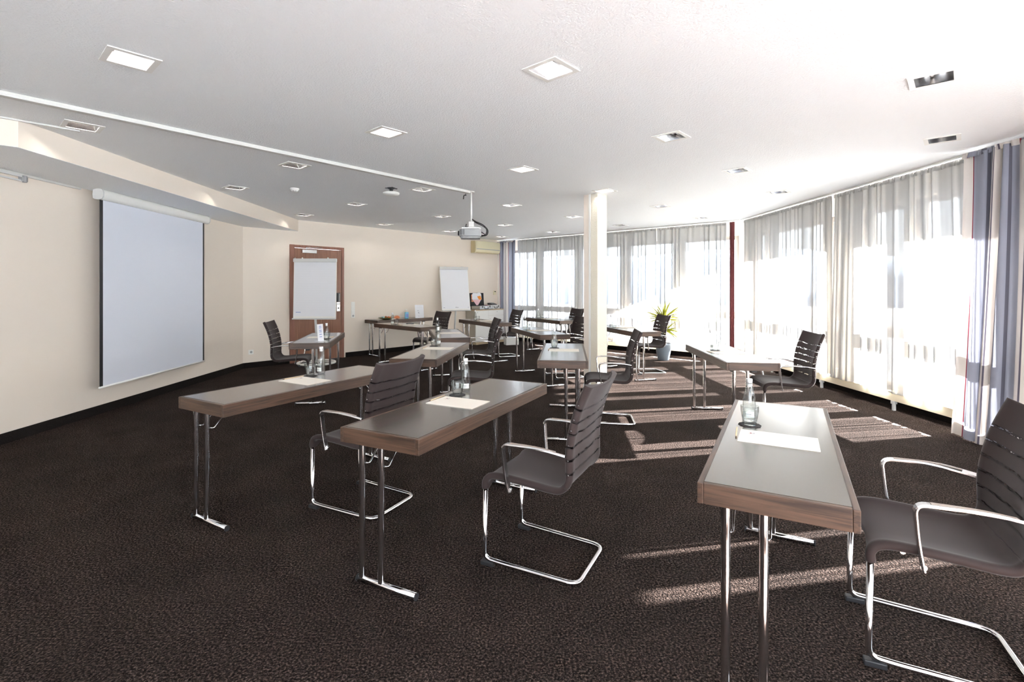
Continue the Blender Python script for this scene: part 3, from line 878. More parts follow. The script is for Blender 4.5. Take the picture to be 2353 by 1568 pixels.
# ------------------------------------------------------------------ curtains
def sheet(name, a, b, z0, z1, lam, amp, mat, seed, parent=None, ftop=.45, ndz=9, res=.011, drift=0.0, sway=0.0, heading=None):
    a = Vector(a); b = Vector(b); d = (b-a); L = d.length; d.normalize(); nn = Vector((d.y, -d.x, 0))
    rnd = random.Random(seed)
    K = [(rnd.uniform(.25, .6)/lam, rnd.uniform(0, 6.28), rnd.uniform(.3, .7)) for _ in range(4)]
    ph = rnd.uniform(0, 6.28)
    nu = int(L/res)
    zs = [z0 + (z1-z0)*(1-(1-j/ndz)) for j in range(ndz+1)]
    mb = MB(); rows = []
    for j, z in enumerate(zs):
        g = 1-(z-z0)/(z1-z0)
        row = []
        for i in range(nu+1):
            u = L*i/nu
            w = u/lam + .35*sin(u*K[0][0]*3+K[0][1]) + .25*sin(u*K[1][0]*6+K[1][1])
            m_ = .65 + .35*sin(u*K[2][0]*4+K[2][1])
            q = sin(2*pi*w+ph); q = (abs(q)**.75)*(1 if q > 0 else -1)
            A = amp*(ftop + (1-ftop)*g**.6)*m_
            off = A*q + amp*.5*sin(u*K[3][0]*2+K[3][1]+g*.8)*g
            uu = u + drift*g*(u/L-.5) + .3*amp*sin(4*pi*w+ph)*g + sway*g*g
            p = a + d*uu + nn*off
            row.append((p.x, p.y, z))
        n = mb.add(row); rows.append(n)
        arc = 0.0
        for i in range(nu+1):
            if j == 0 or True:
                if i: arc += lam_step(mb.v, rows[0], i)
            mb.uv[n+i] = (arc, z)
    for r0, r1 in zip(rows[:-1], rows[1:]):
        for i in range(nu): mb.face([r0+i, r0+i+1, r1+i+1, r1+i], True)
    return mb.build(name, M[mat], parent)
def lam_step(v, base, i):
    p, q = v[base+i-1], v[base+i]
    return sqrt((p[0]-q[0])**2+(p[1]-q[1])**2)
def curtain(label, a, b, z0, z1, lam, amp, mat, seed, name='sheer_curtain', group=None, header=.06, **kw):
    root = empty(name, (0, 0, 0)); tag(root, label, 'curtain', group)
    a = Vector(a); b = Vector(b)
    root.location = ((a.x+b.x)/2, (a.y+b.y)/2, z0)
    off = Vector(root.location); off.z = z0
    o = sheet('cloth', a, b, z0, z1-header*.5, lam, amp, mat, seed, root, **kw)
    o.location = (-off.x, -off.y, -z0)
    # gathered heading tape and gliders
    h = sheet('heading', a, b, z1-header, z1-.012, lam*.45, amp*.35, mat, seed+50, root, ftop=1, ndz=1)
    d = (b-a).normalized(); nn = Vector((d.y, -d.x, 0))
    h.location = (-off.x + nn.x*.004, -off.y + nn.y*.004, -z0)
    g = MB()
    for i in range(int((b-a).length/.09)):
        p = a + d*(.03+i*.09)
        g.box(p.x-.003-off.x, p.x+.003-off.x, p.y-.003-off.y, p.y+.003-off.y, z1-.03-z0, z1-.004-z0)
    go = g.build('gliders', M['white'], root); go['kind'] = 'stuff'
    return root
ZR = ZC-.022
def fp(t): return P0 + dW*4.5 + nW*t
def rp_(y): return Vector((4.25 + (9.3-y)*.0151, y, 0))
GS = 'sheer white curtains along the windows'
curtain('sheer white curtain left of the pillar on the far window wall', fp(.665), fp(2.675), .205, ZR, .125, .030, 'sheer', 1, group=GS)
curtain('sheer white curtain directly behind the pillar on the far window wall', fp(2.685), fp(4.515), .205, ZR, .13, .032, 'sheer', 2, group=GS)
curtain('sheer white curtain behind the potted plant on the far window wall', fp(4.525), fp(5.93), .205, ZR, .13, .032, 'sheer', 3, group=GS)
curtain('sheer white curtain on the right wall beside the narrow burgundy drape', rp_(9.18), rp_(6.715), .205, ZR, .125, .032, 'sheer', 4, group=GS)
curtain('sheer white curtain on the right wall next to the wide grey drape', rp_(6.67), rp_(4.66), .205, ZR, .135, .036, 'sheer', 5, group=GS, drift=.15)
curtain('sheer white curtain behind the wide grey drape at the right edge', rp_(4.58), rp_(1.8), .205, ZR, .135, .034, 'sheer', 6, group=GS)
curtain('narrow burgundy drape in the corner between the two window walls', fp(5.985), fp(6.075), .21, ZR, .05, .012, 'burgundy', 11, name='drape')
curtain('grey and beige striped drape at the far end beside the air conditioner', fp(.0)-dW*.07, fp(.66)-dW*.07, .02, ZR, .12, .045, 'drape', 12, name='drape', res=.006)
dp = Vector((-.12, 0, 0))
curtain('wide grey blue and beige striped drape at the right edge of the photo', rp_(4.66)+dp, rp_(3.35)+dp, .012, ZR, .17, .062, 'drape', 21, name='drape', res=.006, sway=-.07, drift=.1)
curtain('short grey striped drape added out of view to shade the front floor', rp_(3.29)+dp, rp_(3.0)+dp, .012, ZR, .12, .05, 'drape', 23, name='drape', res=.008)  # unseen drape added to keep sun off the front right floor
curtain('long grey striped drape added out of view to hold back the sun', rp_(2.92)+dp, rp_(1.85)+dp, .012, ZR, .15, .05, 'drape', 24, name='drape', res=.008)  # second added drape, also unseen; the slit between them passes some sun
# rails
for nm, a, b in (('far', fp(-.0), fp(6.17)), ('right', rp_(9.28), rp_(-3.1))):
    d = b-a
    root = empty('curtain_rail', (a.x, a.y, ZC-.001), math.atan2(d.y, d.x))
    tag(root, 'thin pale curtain rail on the ceiling above the %s curtains' % ('far' if nm == 'far' else 'right wall'), 'curtain rail')
    MB().box(0, d.length, -.025, .025, -.016, 0).build('rail_body', M['lgrey'], root)
    MB().box(0, d.length, -.004, .004, -.018, -.016).build('rail_slot', M['dgrey'], root)

# ------------------------------------------------------------------ tables
TL, TW, TT, TZ = 1.434, .457, .07, .74
def make_table():
    root = empty('folding_table', (0, 0, 0))
    l, w = TL/2, TW/2
    MB().box(-l+.02, l-.02, -w+.02, w-.02, TZ-.03, TZ).build('tabletop', M['top'], root)
    mb = MB(); mb.box(-l, l, -w, -w+.0199, TZ-TT, TZ-.0002); mb.build('edging', M['edge'], root, bevel=.0025)
    mb = MB(); mb.box(-l, l, w-.0199, w, TZ-TT, TZ-.0002); mb.build('edging', M['edge'], root, bevel=.0025)
    mb = MB(); mb.box(-l, -l+.0199, -w+.02, w-.02, TZ-TT, TZ-.0002); mb.build('edging', M['edge2'], root, bevel=.0025)
    mb = MB(); mb.box(l-.0199, l, -w+.02, w-.02, TZ-TT, TZ-.0002); mb.build('edging', M['edge2'], root, bevel=.0025)
    MB().box(-l+.02, l-.02, -w+.02, w-.02, TZ-TT+.004, TZ-.031).build('underside', M['edge'], root)
    for sx in (-1, 1):
        x = sx*(l-.057)
        bar = MB(); bar.tube([(x, -.17, .0165), (x, .17, .0165)], .0155, 12); b = bar.build('foot_bar', M['chrome'], root)
        for y0, y1 in ((-.174, -.1695), (.1695, .174)):
            MB().lathe([(.0162, 0), (.0162, .005)], 12, M=Matrix.Translation((x, y1, .0165)) @ Matrix.Rotation(R(90), 4, 'X')).build('end_cap', M['black'], b)
        for y in (.145, .03):
            MB().tube([(x, y, .028), (x, y, TZ-TT+.002)], .0152, 12, cap=False).build('leg', M['chrome'], root)
            mb = MB()
            mb.tube(fillet([(x-sx*.012, y-.012, .565), (x-sx*.03, y-.02, .56), (x-sx*.13, y-.02, TZ-TT+.004)], .012), .0042, 7)
            mb.build('brace', M['chrome'], root)
        MB().box(x-sx*.03-.018, x-sx*.03+.018, .125, .165, TZ-TT-.022, TZ-TT+.003).build('hinge_block', M['black'], root)
        MB().box(x-.05*sx-.03, x-.05*sx+.03, -.06, -.015, TZ-TT-.026, TZ-TT+.003).build('lock_block', M['black'], root)
    return root
M['edge2'] = wood('table_wood_end', srgb(50, 36, 28), srgb(90, 67, 52), .4, 3.0, (10, 1.2, 26))
# code: x, y, angle, legs mirrored, label, place phrase
TAB = {
 'A': (-.285, 2.902, 63.4, 0, 'dark wood folding table in the front centre, whole top visible, chair at its right', 'the front centre table'),
 'B': (-1.458, 3.531, 60.5, 0, 'dark wood folding table at the front left, nearest the projection screen', 'the front left table'),
 'C': (1.169, 2.210, 61.3, 0, 'folding table with a pale shiny top at the front right, nearest the camera', 'the front right table nearest the camera'),
 'D': (2.177, 5.094, 84.6, 0, 'folding table with a pale shiny top before the right-hand windows, in sun stripes', 'the table before the right-hand windows'),
 'E': (.535, 5.220, 83.6, 1, 'folding table seen end-on just left of the pillar foot', 'the end-on table left of the pillar'),
 'F': (-.828, 5.331, 83.1, 1, 'folding table behind the front left chair, in the middle of the room', 'the table just behind the front left chair'),
 'G': (-2.548, 6.648, 281.6, 0, 'folding table in front of the wooden door, its chair at the left', 'the table in front of the door'),
 'H': (.404, 7.712, 106.5, 0, 'folding table behind the end-on table, its chair partly hidden by the pillar', 'the table behind the end-on one'),
 'I': (1.851, 8.171, 103.6, 0, 'folding table right behind the pillar, before the potted plant', 'the table by the plant'),
 'J': (-.933, 7.284, 103.1, 0, 'folding table directly behind the middle one, its chair back turned to the camera', 'the table next behind the middle one'),
 'K': (-1.879, 8.941, 136.1, 0, 'folding table in front of the wall table with the sanitizer, chair behind it', 'the table in front of the wall table'),
 'L': (-2.405, 10.760, 49.0, 0, 'folding table pushed against the door wall, holding snacks and sanitizer', 'the wall table'),
 'M': (-.559, 10.01, 120.1, 0, 'folding table in front of the white cabinet', 'the table in front of the cabinet'),
 'N': (.799, 10.699, 119.2, 0, 'farthest folding table, before the far sheer curtain left of the pillar', 'the farthest table by the far curtain'),
}
t0 = make_table(); ct = child_table()
# mirrored version shares everything except the leg side
def mirror_legs(o):
    for c in kids(o):
        if c.name.split('.')[0] in ('leg', 'brace', 'hinge_block', 'lock_block', 'foot_bar'):
            c.scale = (1, -1, 1)
mirr = []
for k_, v in TAB.items():
    o = t0 if k_ == 'A' else copy_tree(t0, ct)
    o.location = (v[0], v[1], 0); o.rotation_euler = (0, 0, R(v[2]))
    tag(o, v[4], 'table', 'folding tables of the seminar room')
    if v[3]: mirr.append(o)
for o in mirr: mirror_legs(o)
def on(k_, lu, lv, z=TZ):
    x, y, a = TAB[k_][:3]; a = R(a)
    return Vector((x + lu*cos(a) + lv*sin(a), y + lu*sin(a) - lv*cos(a), z))

# ------------------------------------------------------------------ chairs
def make_chair():
    root = empty('cantilever_chair', (0, 0, 0))
    w = .232
    xs = []
    ths = [(-w, .0), (-w+.003, .009), (-w+.010, .015), (-w+.024, .0165), (-w+.04, .013), (-w+.07, .008), (-.10, .006), (-.05, .006), (0, .006)]
    ths = ths + [(-x, t) for x, t in reversed(ths[:-1])]
    def shell(path, sag, name, mat, v0, mod=None, cap=True):
        P = [Vector((p[0], 0, p[1])) for p in path]
        mb = MB(); rings = []; s = v0
        for i, p in enumerate(P):
            t = (P[min(i+1, len(P)-1)] - P[max(i-1, 0)]).normalized()
            nrm = Vector((-t.z, 0, t.x))        # towards the sitter
            if i: s += (P[i]-P[i-1]).length
            f = i/(len(P)-1)
            ring = []; uvs = []
            for side in (1, -1):
                seq = ths if side == 1 else list(reversed(ths))[1:-1]
                for x, th in seq:
                    q = p + nrm*(side*th - sag(f)*(1-(x/w)**2)) + Vector((0, x, 0))
                    if mod: q = mod(q, x, f)
                    ring.append(q); uvs.append((x+.5, s))
            n = mb.add(ring); rings.append(n)
            for j, u_ in enumerate(uvs): mb.uv[n+j] = u_
        k = len(ring)
        for a, b in zip(rings[:-1], rings[1:]):
            for j in range(k): mb.face([a+j, a+(j+1) % k, b+(j+1) % k, b+j], True)
        if cap:
            mb.face([rings[0]+j for j in reversed(range(k))]); mb.face([rings[-1]+j for j in range(k)])
        return mb.build(name, M[mat], root)
    def bez(pts, n=4):
        P = [Vector((a, b, 0)) for a, b in pts]; out = []
        for i in range(len(P)-1):
            p0 = P[max(i-1, 0)]; p1 = P[i]; p2 = P[i+1]; p3 = P[min(i+2, len(P)-1)]
            for j in range(n):
                t = j/n
                q = .5*((2*p1) + (p2-p0)*t + (2*p0-5*p1+4*p2-p3)*t*t + (3*p1-p0-3*p2+p3)*t**3)
                out.append((q.x, q.y))
        out.append((P[-1].x, P[-1].y)); return out
    seat = bez([(-.002, .385), (.0, .42), (.022, .447), (.07, .458), (.16, .456), (.27, .448), (.36, .441), (.405, .446), (.432, .468)])
    back = bez([(.432, .468), (.446, .50), (.447, .56), (.446, .63), (.455, .70), (.470, .77), (.492, .84), (.516, .90), (.538, .95)])
    def fr(q, x, f):
        if f < .22:
            k = (1-f/.22)
            q.z += k*.045*max(0, 1-(abs(x)/(w*.86))**2)**.7
            q.x += k*.02*(1-(x/w)**2)
        return q
    shell(seat, lambda f: .012*sin(pi*min(1, max(0, (f-.15)/.85))), 'seat', 'seatfab', 0, fr)
    shell(back, lambda f: .004+.030*f, 'backrest', 'backfab', 0.0)
    # tubular frame
    top = .40; y = .212
    half = [(.0, y, top), (-.006, y, .03), (.075, y, .026), (.485, y-.014, .0135)]
    pts = half + [(p[0], -p[1], p[2]) for p in reversed(half)]
    path = fillet(pts, {1: .045, 2: .03, 3: .06, 4: .06, 5: .03, 6: .045, -1: .04}, 6)
    MB().tube(path, .0118, 10).build('frame', M['chrome'], root)
    for s_ in (1, -1):
        mb = MB(); mb.prism([(-.022, s_*y-.017), (.05, s_*y-.015), (.05, s_*y+.015), (-.022, s_*y+.017)], .0, .022); mb.build('glide', M['black'], root, bevel=.004)
        # cast arm
        x0, x1 = .150, .43
        apt = fillet([(.150, s_*.243, .398), (.132, s_*.250, .50), (.120, s_*.258, .637), (.30, s_*.262, .643), (.44, s_*.243, .617)], {1: .05, 2: .035, 3: .09, -1: .03}, 6)
        arm = MB(); sec = [(-.014, -.0055), (.014, -.0055), (.0145, .0), (.012, .0065), (-.012, .0065), (-.0145, .0)]
        arm.sweep(apt, sec, up=(-.9, 0, .45), smooth=False)
        am = arm.build('armrest', M['alu'], root, bevel=.0015)
        ppt = [p + Vector((0, 0, .007)) for p in fillet([(.165, s_*.259, .6385), (.30, s_*.2615, .640), (.395, s_*.2505, .627)], .06, 5)]
        MB().sweep(ppt, [(-.009, -.001), (.009, -.001), (.009, .002), (-.009, .002)], up=(0, 0, 1), smooth=False).build('arm_pad', M['pad'], am)
        MB().lathe([(.009, -.012), (.011, .006)], 12, M=Matrix.Translation((.150, s_*.238, .41)) @ Matrix.Rotation(R(-90*s_), 4, 'X')).build('arm_bolt', M['alu'], am)
        for i in range(6):
            zz = .53+i*.066
            j = min(range(len(back)), key=lambda q: abs(back[q][1]-zz))
            MB().lathe([(.0042, 0), (.003, .0025)], 8, M=Matrix.Translation((back[j][0]+.002, s_*(w-.001), back[j][1])) @ Matrix.Rotation(R(-90*s_), 4, 'X')).build('rivet', M['alu'], root)
    MB().tube([(.10, -.2, .434), (.10, .2, .434)], .009, 8).build('crossbar', M['chrome'], root)
    MB().tube([(.36, -.2, .424), (.36, .2, .424)], .009, 8).build('crossbar', M['chrome'], root)
    return root
CH_ = {
 'A': (-.037, 2.722, -27.0, 'dark mesh cantilever chair at the right of the front centre table, seen from behind'),
 'B': (-1.173, 3.375, -26.0, 'dark mesh cantilever chair between the front left and front centre tables'),
 'C': (1.42, 2.047, -26.0, 'dark cantilever chair cut by the right edge of the photo, nearest the camera'),
 'D': (2.505, 5.12, -8.0, 'dark mesh cantilever chair before the right-hand windows, its back bands lit through'),
 'E': (.785, 5.31, -6.6, 'dark cantilever chair right in front of the pillar, seat tucked at the end-on table'),
 'F': (-.66, 5.43, 2.0, 'dark cantilever chair behind the front centre bottle and glass, in the middle of the room'),
 'G': (-2.74, 6.84, 191.0, 'dark cantilever chair at the far left by the wall corner, facing right'),
 'H': (.60, 7.80, 18.0, 'dark cantilever chair mostly hidden behind the left side of the pillar, nearer one'),
 'I': (2.004, 8.257, 9.6, 'dark mesh cantilever chair in front of the potted plant'),
 'J': (-.74, 7.30, 12.0, 'dark cantilever chair next behind the middle one, its back edge studded with rivets'),
 'K': (-1.68, 9.17, 45.0, 'dark mesh cantilever chair left of the leaning flipchart'),
 'M': (-.357, 10.13, 27.0, 'dark mesh cantilever chair in front of the far striped drape'),
 'N': (.975, 10.70, 29.0, 'farthest dark mesh chair, half hidden behind the left side of the pillar'),
}
c0 = make_chair(); ct = child_table()
for k_, v in CH_.items():
    o = c0 if k_ == 'A' else copy_tree(c0, ct)
    o.location = (v[0], v[1], 0); o.rotation_euler = (0, 0, R(v[2]))
    tag(o, v[3], 'chair', 'dark cantilever chairs at the tables')

# ------------------------------------------------------------------ table settings
def make_bottle():
    root = empty('water_bottle', (0, 0, 0))
    prof = [(.0, .002), (.024, .0), (.0285, .004), (.0295, .02), (.0295, .085), (.028, .11), (.0235, .140), (.0165, .168), (.0135, .183), (.0135, .193)]
    MB().lathe(prof, 20, cap0=False, cap1=False).build('glass_body', M['glass'], root)
    w = [(.0, .006), (.022, .005), (.0265, .010), (.0272, .02), (.0272, .085), (.0258, .11), (.0215, .140), (.0150, .165), (.0, .165)]
    MB().lathe(w, 18, cap0=False, cap1=False).build('water', M['water'], root)
    MB().lathe([(.0148, .186), (.0150, .190), (.0150, .205), (.0135, .208), (.0, .208)], 18, cap0=True, cap1=False).build('cap', M['capm'], root)
    MB().lathe([(.0143, .172), (.0146, .1745), (.0143, .184)], 18, cap0=False, cap1=False).build('neck_foil', M['capm'], root)
    n = 10; a0, a1 = -1.0, 1.0; mb = MB()
    r = .0299
    lo = mb.add([(r*cos(a0+(a1-a0)*i/n), r*sin(a0+(a1-a0)*i/n), .022) for i in range(n+1)])
    hi = mb.add([(r*cos(a0+(a1-a0)*i/n), r*sin(a0+(a1-a0)*i/n), .052) for i in range(n+1)])
    for i in range(n): mb.face([lo+i, lo+i+1, hi+i+1, hi+i], True)
    lb = mb.build('label_sticker', M['labelm'], root)
    mb = MB(); r = .0302
    for z0, z1, b in ((.036, .040, .45), (.028, .030, .35)):
        lo = mb.add([(r*cos(-b+2*b*i/4), r*sin(-b+2*b*i/4), z0) for i in range(5)]); hi = mb.add([(r*cos(-b+2*b*i/4), r*sin(-b+2*b*i/4), z1) for i in range(5)])
        for i in range(4): mb.face([lo+i, lo+i+1, hi+i+1, hi+i], True)
    mb.build('label_print', M['ink'], lb)
    return root
def make_glass():
    mb = MB()
    prof = [(.0, .001), (.026, .0), (.029, .004), (.034, .03), (.0395, .065), (.0405, .09), (.0392, .0905), (.038, .065), (.0325, .032), (.026, .010), (.0, .008)]
    mb.lathe(prof, 24, cap0=False, cap1=False)
    return mb.build('drinking_glass', M['glass'])
def make_coaster():
    mb = MB(); k = 36
    mb.prism([((.049+.0018*cos(12*2*pi*i/k))*cos(2*pi*i/k), (.049+.0018*cos(12*2*pi*i/k))*sin(2*pi*i/k)) for i in range(k)], .0003, .0025)
    return mb.build('coaster', M['coaster'])
def make_pad():
    root = empty('notepad', (0, 0, 0))
    MB().box(-.1, .1, -.152, .152, .0004, .0035).build('paper_block', M['paper'], root)
    # crescent mark and small printed lines near one end (local +y end)
    mb = MB(); k = 10; c = (.045, .118)
    outer = [(c[0]+.014*cos(R(-75+150*i/k)-pi/2), c[1]+.014*sin(R(-75+150*i/k)-pi/2)) for i in range(k+1)]
    inner = [(c[0]+.0135*cos(R(-75+150*i/k)-pi/2)*.95, c[1]+.0045+.0135*sin(R(-75+150*i/k)-pi/2)*.98) for i in range(k+1)]
    n = mb.add([(x, y, .0037) for x, y in outer]+[(x, y, .0037) for x, y in inner])
    for i in range(k): mb.face([n+i, n+i+1, n+k+1+i+1, n+k+1+i])
    mb.build('crescent_mark', M['inkred'], root)
    mb = MB()
    for i, (a, b) in enumerate(((.034, .056), (.036, .058))): mb.box(a, b, .098-i*.005, .1005-i*.005, .0036, .0038)
    mb.build('printed_lines', M['ink'], root)
    return root
def make_pencil():
    root = empty('pencil', (0, 0, 0))
    k = 6; Mx = Matrix.Rotation(R(90), 4, 'Y')
    MB().lathe([(.0036, -.085), (.0036, .072)], 6, (0, 0, 0), M=Matrix.Translation((0, 0, .0038)) @ Mx).build('shaft', M['pencil'], root)
    MB().lathe([(.0036, .072), (.0012, .086)], 6, M=Matrix.Translation((0, 0, .0038)) @ Mx).build('tip', M['brown'], root)
    return root
b0, g0, k0_, p0_, n0_ = make_bottle(), make_glass(), make_coaster(), make_pad(), make_pencil()
ct = child_table()
SET = {  # pad(lu,lv), glass(lu,lv), bottle(lu,lv)
 'A': ((-.045, -.003), (.125, -.118), (.247, -.135)), 'B': ((.0, .0), (.145, -.128), (.254, -.14)), 'C': ((-.058, .004), (.145, -.118), (.228, -.125)),
 'D': ((-.02, .0), (.17, -.06), (.262, -.075)), 'E': ((.06, .01), (.24, -.10), (.335, -.105)), 'F': ((.10, .02), (.31, -.09), (.41, -.07)),
 'G': ((-.02, .0), (.21, -.12), (.31, -.13)), 'H': ((.0, .03), (.14, -.12), (.24, -.14)), 'I': ((.05, .04), (.14, -.13), (.25, -.14)),
 'J': ((.0, .03), (.15, -.12), (.26, -.13)), 'K': ((-.02, .03), (.14, -.12), (.25, -.13)), 'M': ((-.04, .03), (.08, -.10), (.18, -.11)), 'N': ((.0, .03), (.14, -.12), (.25, -.13))}
first = True
for k_, (pa, ga, ba) in SET.items():
    ang = R(TAB[k_][2]); ph = TAB[k_][5]
    def get(o, kk=None):
        return o if first else copy_tree(o, ct)
    rnd = random.Random(ord(k_))
    b = get(b0); b.location = on(k_, *ba, TZ+.0005); b.rotation_euler = (0, 0, R(-90) + rnd.uniform(-.7, .7)); tag(b, 'clear glass water bottle with silver cap on ' + ph, 'bottle', 'water bottles on the tables')
    c = get(k0_); c.location = on(k_, *ga, TZ+.0002); c.rotation_euler = (0, 0, rnd.uniform(0, 3)); tag(c, 'round dark coaster under the glass on ' + ph, 'coaster', 'coasters on the tables')
    g = get(g0); g.location = on(k_, *ga, TZ+.0028); tag(g, 'clear drinking glass on a coaster on ' + ph, 'glass', 'drinking glasses on the tables')
    p = get(p0_); p.location = on(k_, *pa, TZ); p.rotation_euler = (0, 0, ang); tag(p, 'cream notepad lying on ' + ph, 'notepad', 'notepads on the tables')
    n = get(n0_); n.location = on(k_, pa[0]+.03, pa[1]-.166, TZ+.0002); n.rotation_euler = (0, 0, ang + pi + rnd.uniform(-.06, .06)); tag(n, 'pale wooden pencil beside the notepad on ' + ph, 'pencil', 'pencils on the tables')
    first = False

# tent sign on the table by the door
ts = empty('table_sign', on('G', .50, -.095, TZ), R(68)); tag(ts, 'narrow white upright sign at the near end of the table in front of the door', 'sign')
MB().box(-.05, .05, -.0015, .0015, .003, .21, M=Matrix.Rotation(R(-5), 4, 'X')).build('sign_panel', M['paperw'], ts)
MB().box(-.05, .05, -.03, .05, .0003, .003).build('sign_foot', M['paperw'], ts)
mb = MB()
for z in (.18, .16, .13, .11, .08, .05): mb.box(-.02, .02, -.0022, -.0015, z, z+.008, M=Matrix.Rotation(R(-5), 4, 'X'))
mb.build('printed_marks', M['inkblue'], ts)

# things on the wall table
bo = empty('snack_bowl', on('L', -.36, .02, TZ)); tag(bo, 'shallow green bowl of wrapped snacks on the wall table', 'bowl')
MB().lathe([(.06, .0005), (.13, .018), (.165, .034), (.16, .037), (.12, .022), (.0, .012)], 24, cap1=False).build('dish', M['bowl'], bo)
rnd = random.Random(5)
for i in range(16):
    a = rnd.uniform(0, 6.28); r_ = rnd.uniform(0, .095)
    c = on('L', -.36, .02, TZ + .037 + (.10-r_)*.18); c.x += r_*cos(a); c.y += r_*sin(a)
    col = rnd.choice(['wrapA', 'wrapB', 'wrapA', 'brown'])
    lab = {'wrapA': 'small pale blue wrapped snack in the green bowl', 'wrapB': 'small orange wrapped snack in the green bowl', 'brown': 'small brown wrapped snack in the green bowl'}[col]
    w = empty('wrapped_snack', c, a); w.rotation_euler = (rnd.uniform(-.4, .4), rnd.uniform(-.4, .4), a*2)
    tag(w, lab, 'snack', {'wrapA': 'pale blue snacks in the bowl', 'wrapB': 'orange snacks in the bowl', 'brown': 'brown snacks in the bowl'}[col])
    MB().lathe([(.002, -.028), (.013, -.02), (.014, 0), (.013, .02), (.002, .028)], 8, M=Matrix.Rotation(R(90), 4, 'Y')).build('wrapper', M[col], w)
# orange fringed napkin/fan at the bowl
nf = empty('paper_fan', on('L', -.10, .03, TZ), R(20)); tag(nf, 'orange jagged paper fan standing right beside the green snack bowl', 'decoration')
mb = MB(); k = 9
pts = [(-.02, .001)]
for i in range(k):
    a = R(170 - 160*i/(k-1)); pts.append((.085*cos(a), .01+.075*sin(a)));
    if i < k-1:
        a2 = R(170 - 160*(i+.5)/(k-1)); pts.append((.055*cos(a2), .01+.048*sin(a2)))
pts.append((.02, .001))
mb.prism(pts[::-1], -.004, .004, M=Matrix(((1, 0, 0, 0), (0, 0, 1, 0), (0, 1, 0, 0), (0, 0, 0, 1)))); mb.build('fan_leaf', M['wrapB'], nf)
MB().box(-.02, .02, -.012, .012, .0005, .01).build('fan_base', M['brown'], nf)
sz = empty('sanitizer_bottle', on('L', .13, .06, TZ), R(40)); tag(sz, 'blue hand sanitizer pump bottle in the middle of the wall table', 'bottle')
MB().box(-.04, .04, -.025, .025, .0005, .135).build('bottle_body', M['teal'], sz, bevel=.01)
MB().box(-.025, .025, -.0262, -.0252, .03, .10).build('label_sticker', M['inkblue'], sz)
mb = MB(); mb.lathe([(.014, .135), (.014, .155), (.006, .158), (.006, .185)], 12); mb.box(-.035, .01, -.006, .006, .185, .197); mb.build('pump', M['white'], sz)
for (lu, lv, w, h, lab, ang, mk) in ((.47, .08, .19, .29, 'larger white upright sign at the back right of the wall table', 22, 0), (.40, .14, .155, .205, 'smaller white upright sign with a dark mark, in front of the larger one', 20, 1)):
    sg = empty('menu_sign', on('L', lu, lv, TZ), R(ang)); tag(sg, lab, 'sign')
    Mx = Matrix.Rotation(R(-14), 4, 'X')
    MB().box(-w/2, w/2, -.0015, .0015, .002, h, M=Mx).build('sign_panel', M['paperw'], sg)
    MB().box(-w/2, w/2, -.01, .07, .0003, .003).build('sign_foot', M['paperw'], sg)
    mb = MB()
    if mk:
        mb.box(-.035, .01, -.0022, -.0015, h*.78, h*.81, M=Mx); mb.box(-.01, .01, -.0022, -.0015, h*.2, h*.23, M=Mx)
        mb.prism([(-.02, h*.58), (.012, h*.67), (.016, h*.64), (-.006, h*.57), (.02, h*.47), (.012, h*.45)][::-1], .0016, .0022, M=Mx @ Matrix(((1, 0, 0, 0), (0, 0, -1, 0), (0, 1, 0, 0), (0, 0, 0, 1))))
    else:
        for z in (.94, .84, .78, .6): mb.box(-w*.3, w*.35, -.0022, -.0015, h*z, h*z+.002, M=Mx)
    mb.build('printed_mark', M['ink'] if mk else M['lgrey'], sg)
rc = empty('remote_control', on('K', .07, .12, TZ), R(150)); tag(rc, 'small black remote control lying behind the pad on the table before the wall table', 'remote control')
MB().box(-.075, .075, -.022, .022, .0005, .016).build('case', M['black'], rc, bevel=.004)
MB().box(-.05, .05, -.012, .012, .0161, .018).build('keys', M['grey'], rc)

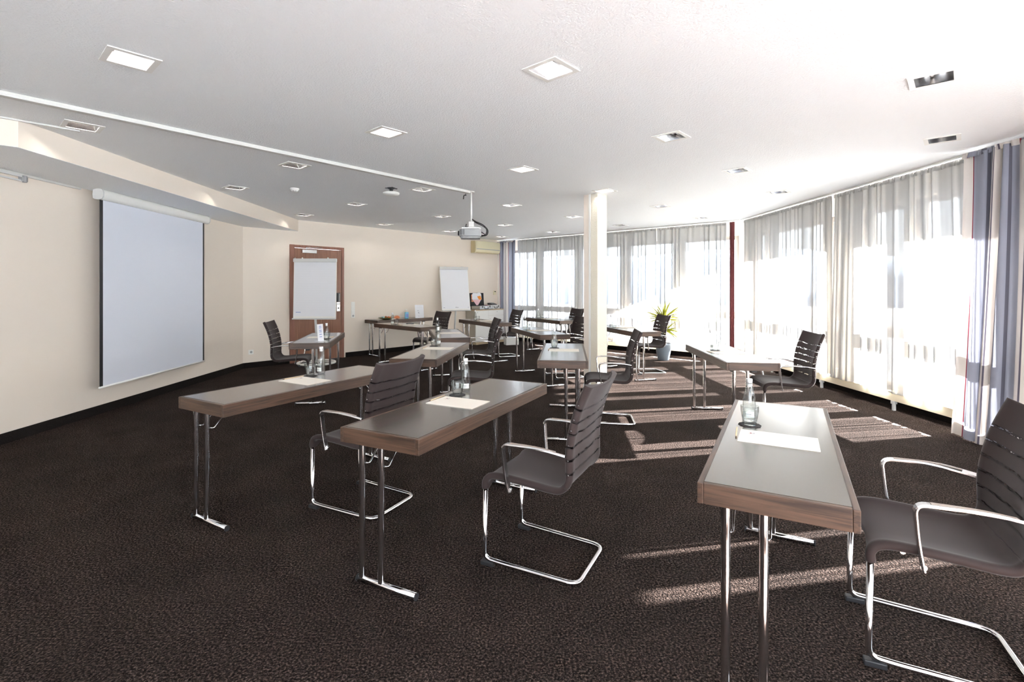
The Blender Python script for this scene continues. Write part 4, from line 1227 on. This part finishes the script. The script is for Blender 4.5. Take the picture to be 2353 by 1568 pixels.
# ------------------------------------------------------------------ plant
pt = empty('potted_plant', (2.93, 9.70, 0)); tag(pt, 'yellow-green spiky plant in a round grey pot before the far curtain', 'plant')
MB().lathe([(.095, .001), (.105, .01), (.135, .16), (.142, .29), (.145, .33), (.135, .332), (.130, .30), (.0, .295)], 28, cap1=False).build('pot', M['pot'], pt)
MB().lathe([(.0, .297), (.13, .299)], 20, cap0=False, cap1=False).build('soil', M['soil'], pt)
MB().tube([(0, 0, .29), (.01, .005, .5), (0, 0, .80)], .014, 8).build('stem', M['brown'], pt)
MB().tube([(.03, .02, .29), (.05, -.02, .42), (.03, .0, .58)], .011, 8).build('stem', M['brown'], pt)
rnd = random.Random(9)
def leaf_(base, az, el, ln, wd, droop):
    mb = MB(); k = 6; p = Vector(base); d = Vector((cos(az)*cos(el), sin(az)*cos(el), sin(el)))
    side = Vector((-sin(az), cos(az), 0)); side.rotate(Matrix.Rotation(rnd.uniform(-1.5, 1.5), 3, d)); rows = []
    for i in range(k+1):
        f = i/k; ww = wd*(1-f)**.6*(.5+.5*min(1, f*5))
        rows.append(mb.add([p-side*ww, p+side*ww]))
        p = p + d*(ln/k); d = (d + Vector((0, 0, -droop/k))).normalized()
    for a, b in zip(rows[:-1], rows[1:]): mb.face([a, a+1, b+1, b], True)
    mb.build('leaf', M['leaf'], pt)
for i in range(70): leaf_((0, 0, .78+.03*rnd.random()), rnd.uniform(0, 6.28), rnd.uniform(R(-5), R(85)), rnd.uniform(.26, .42), .017, rnd.uniform(.2, .8))
for i in range(40): leaf_((.03, 0, .57), rnd.uniform(0, 6.28), rnd.uniform(R(-25), R(60)), rnd.uniform(.26, .36), .016, rnd.uniform(.3, .8))

# white box on the floor by the far drape
wbx = empty('floor_box', (-.02, 12.35, 0), R(20)); tag(wbx, 'white box on the floor in front of the far curtain', 'box')
MB().box(-.16, .16, -.1, .1, .0005, .17).build('carton', M['cabwhite'], wbx, bevel=.004)
MB().box(-.165, .165, -.105, .105, .171, .18).build('lid', M['cabwhite'], wbx, bevel=.002)
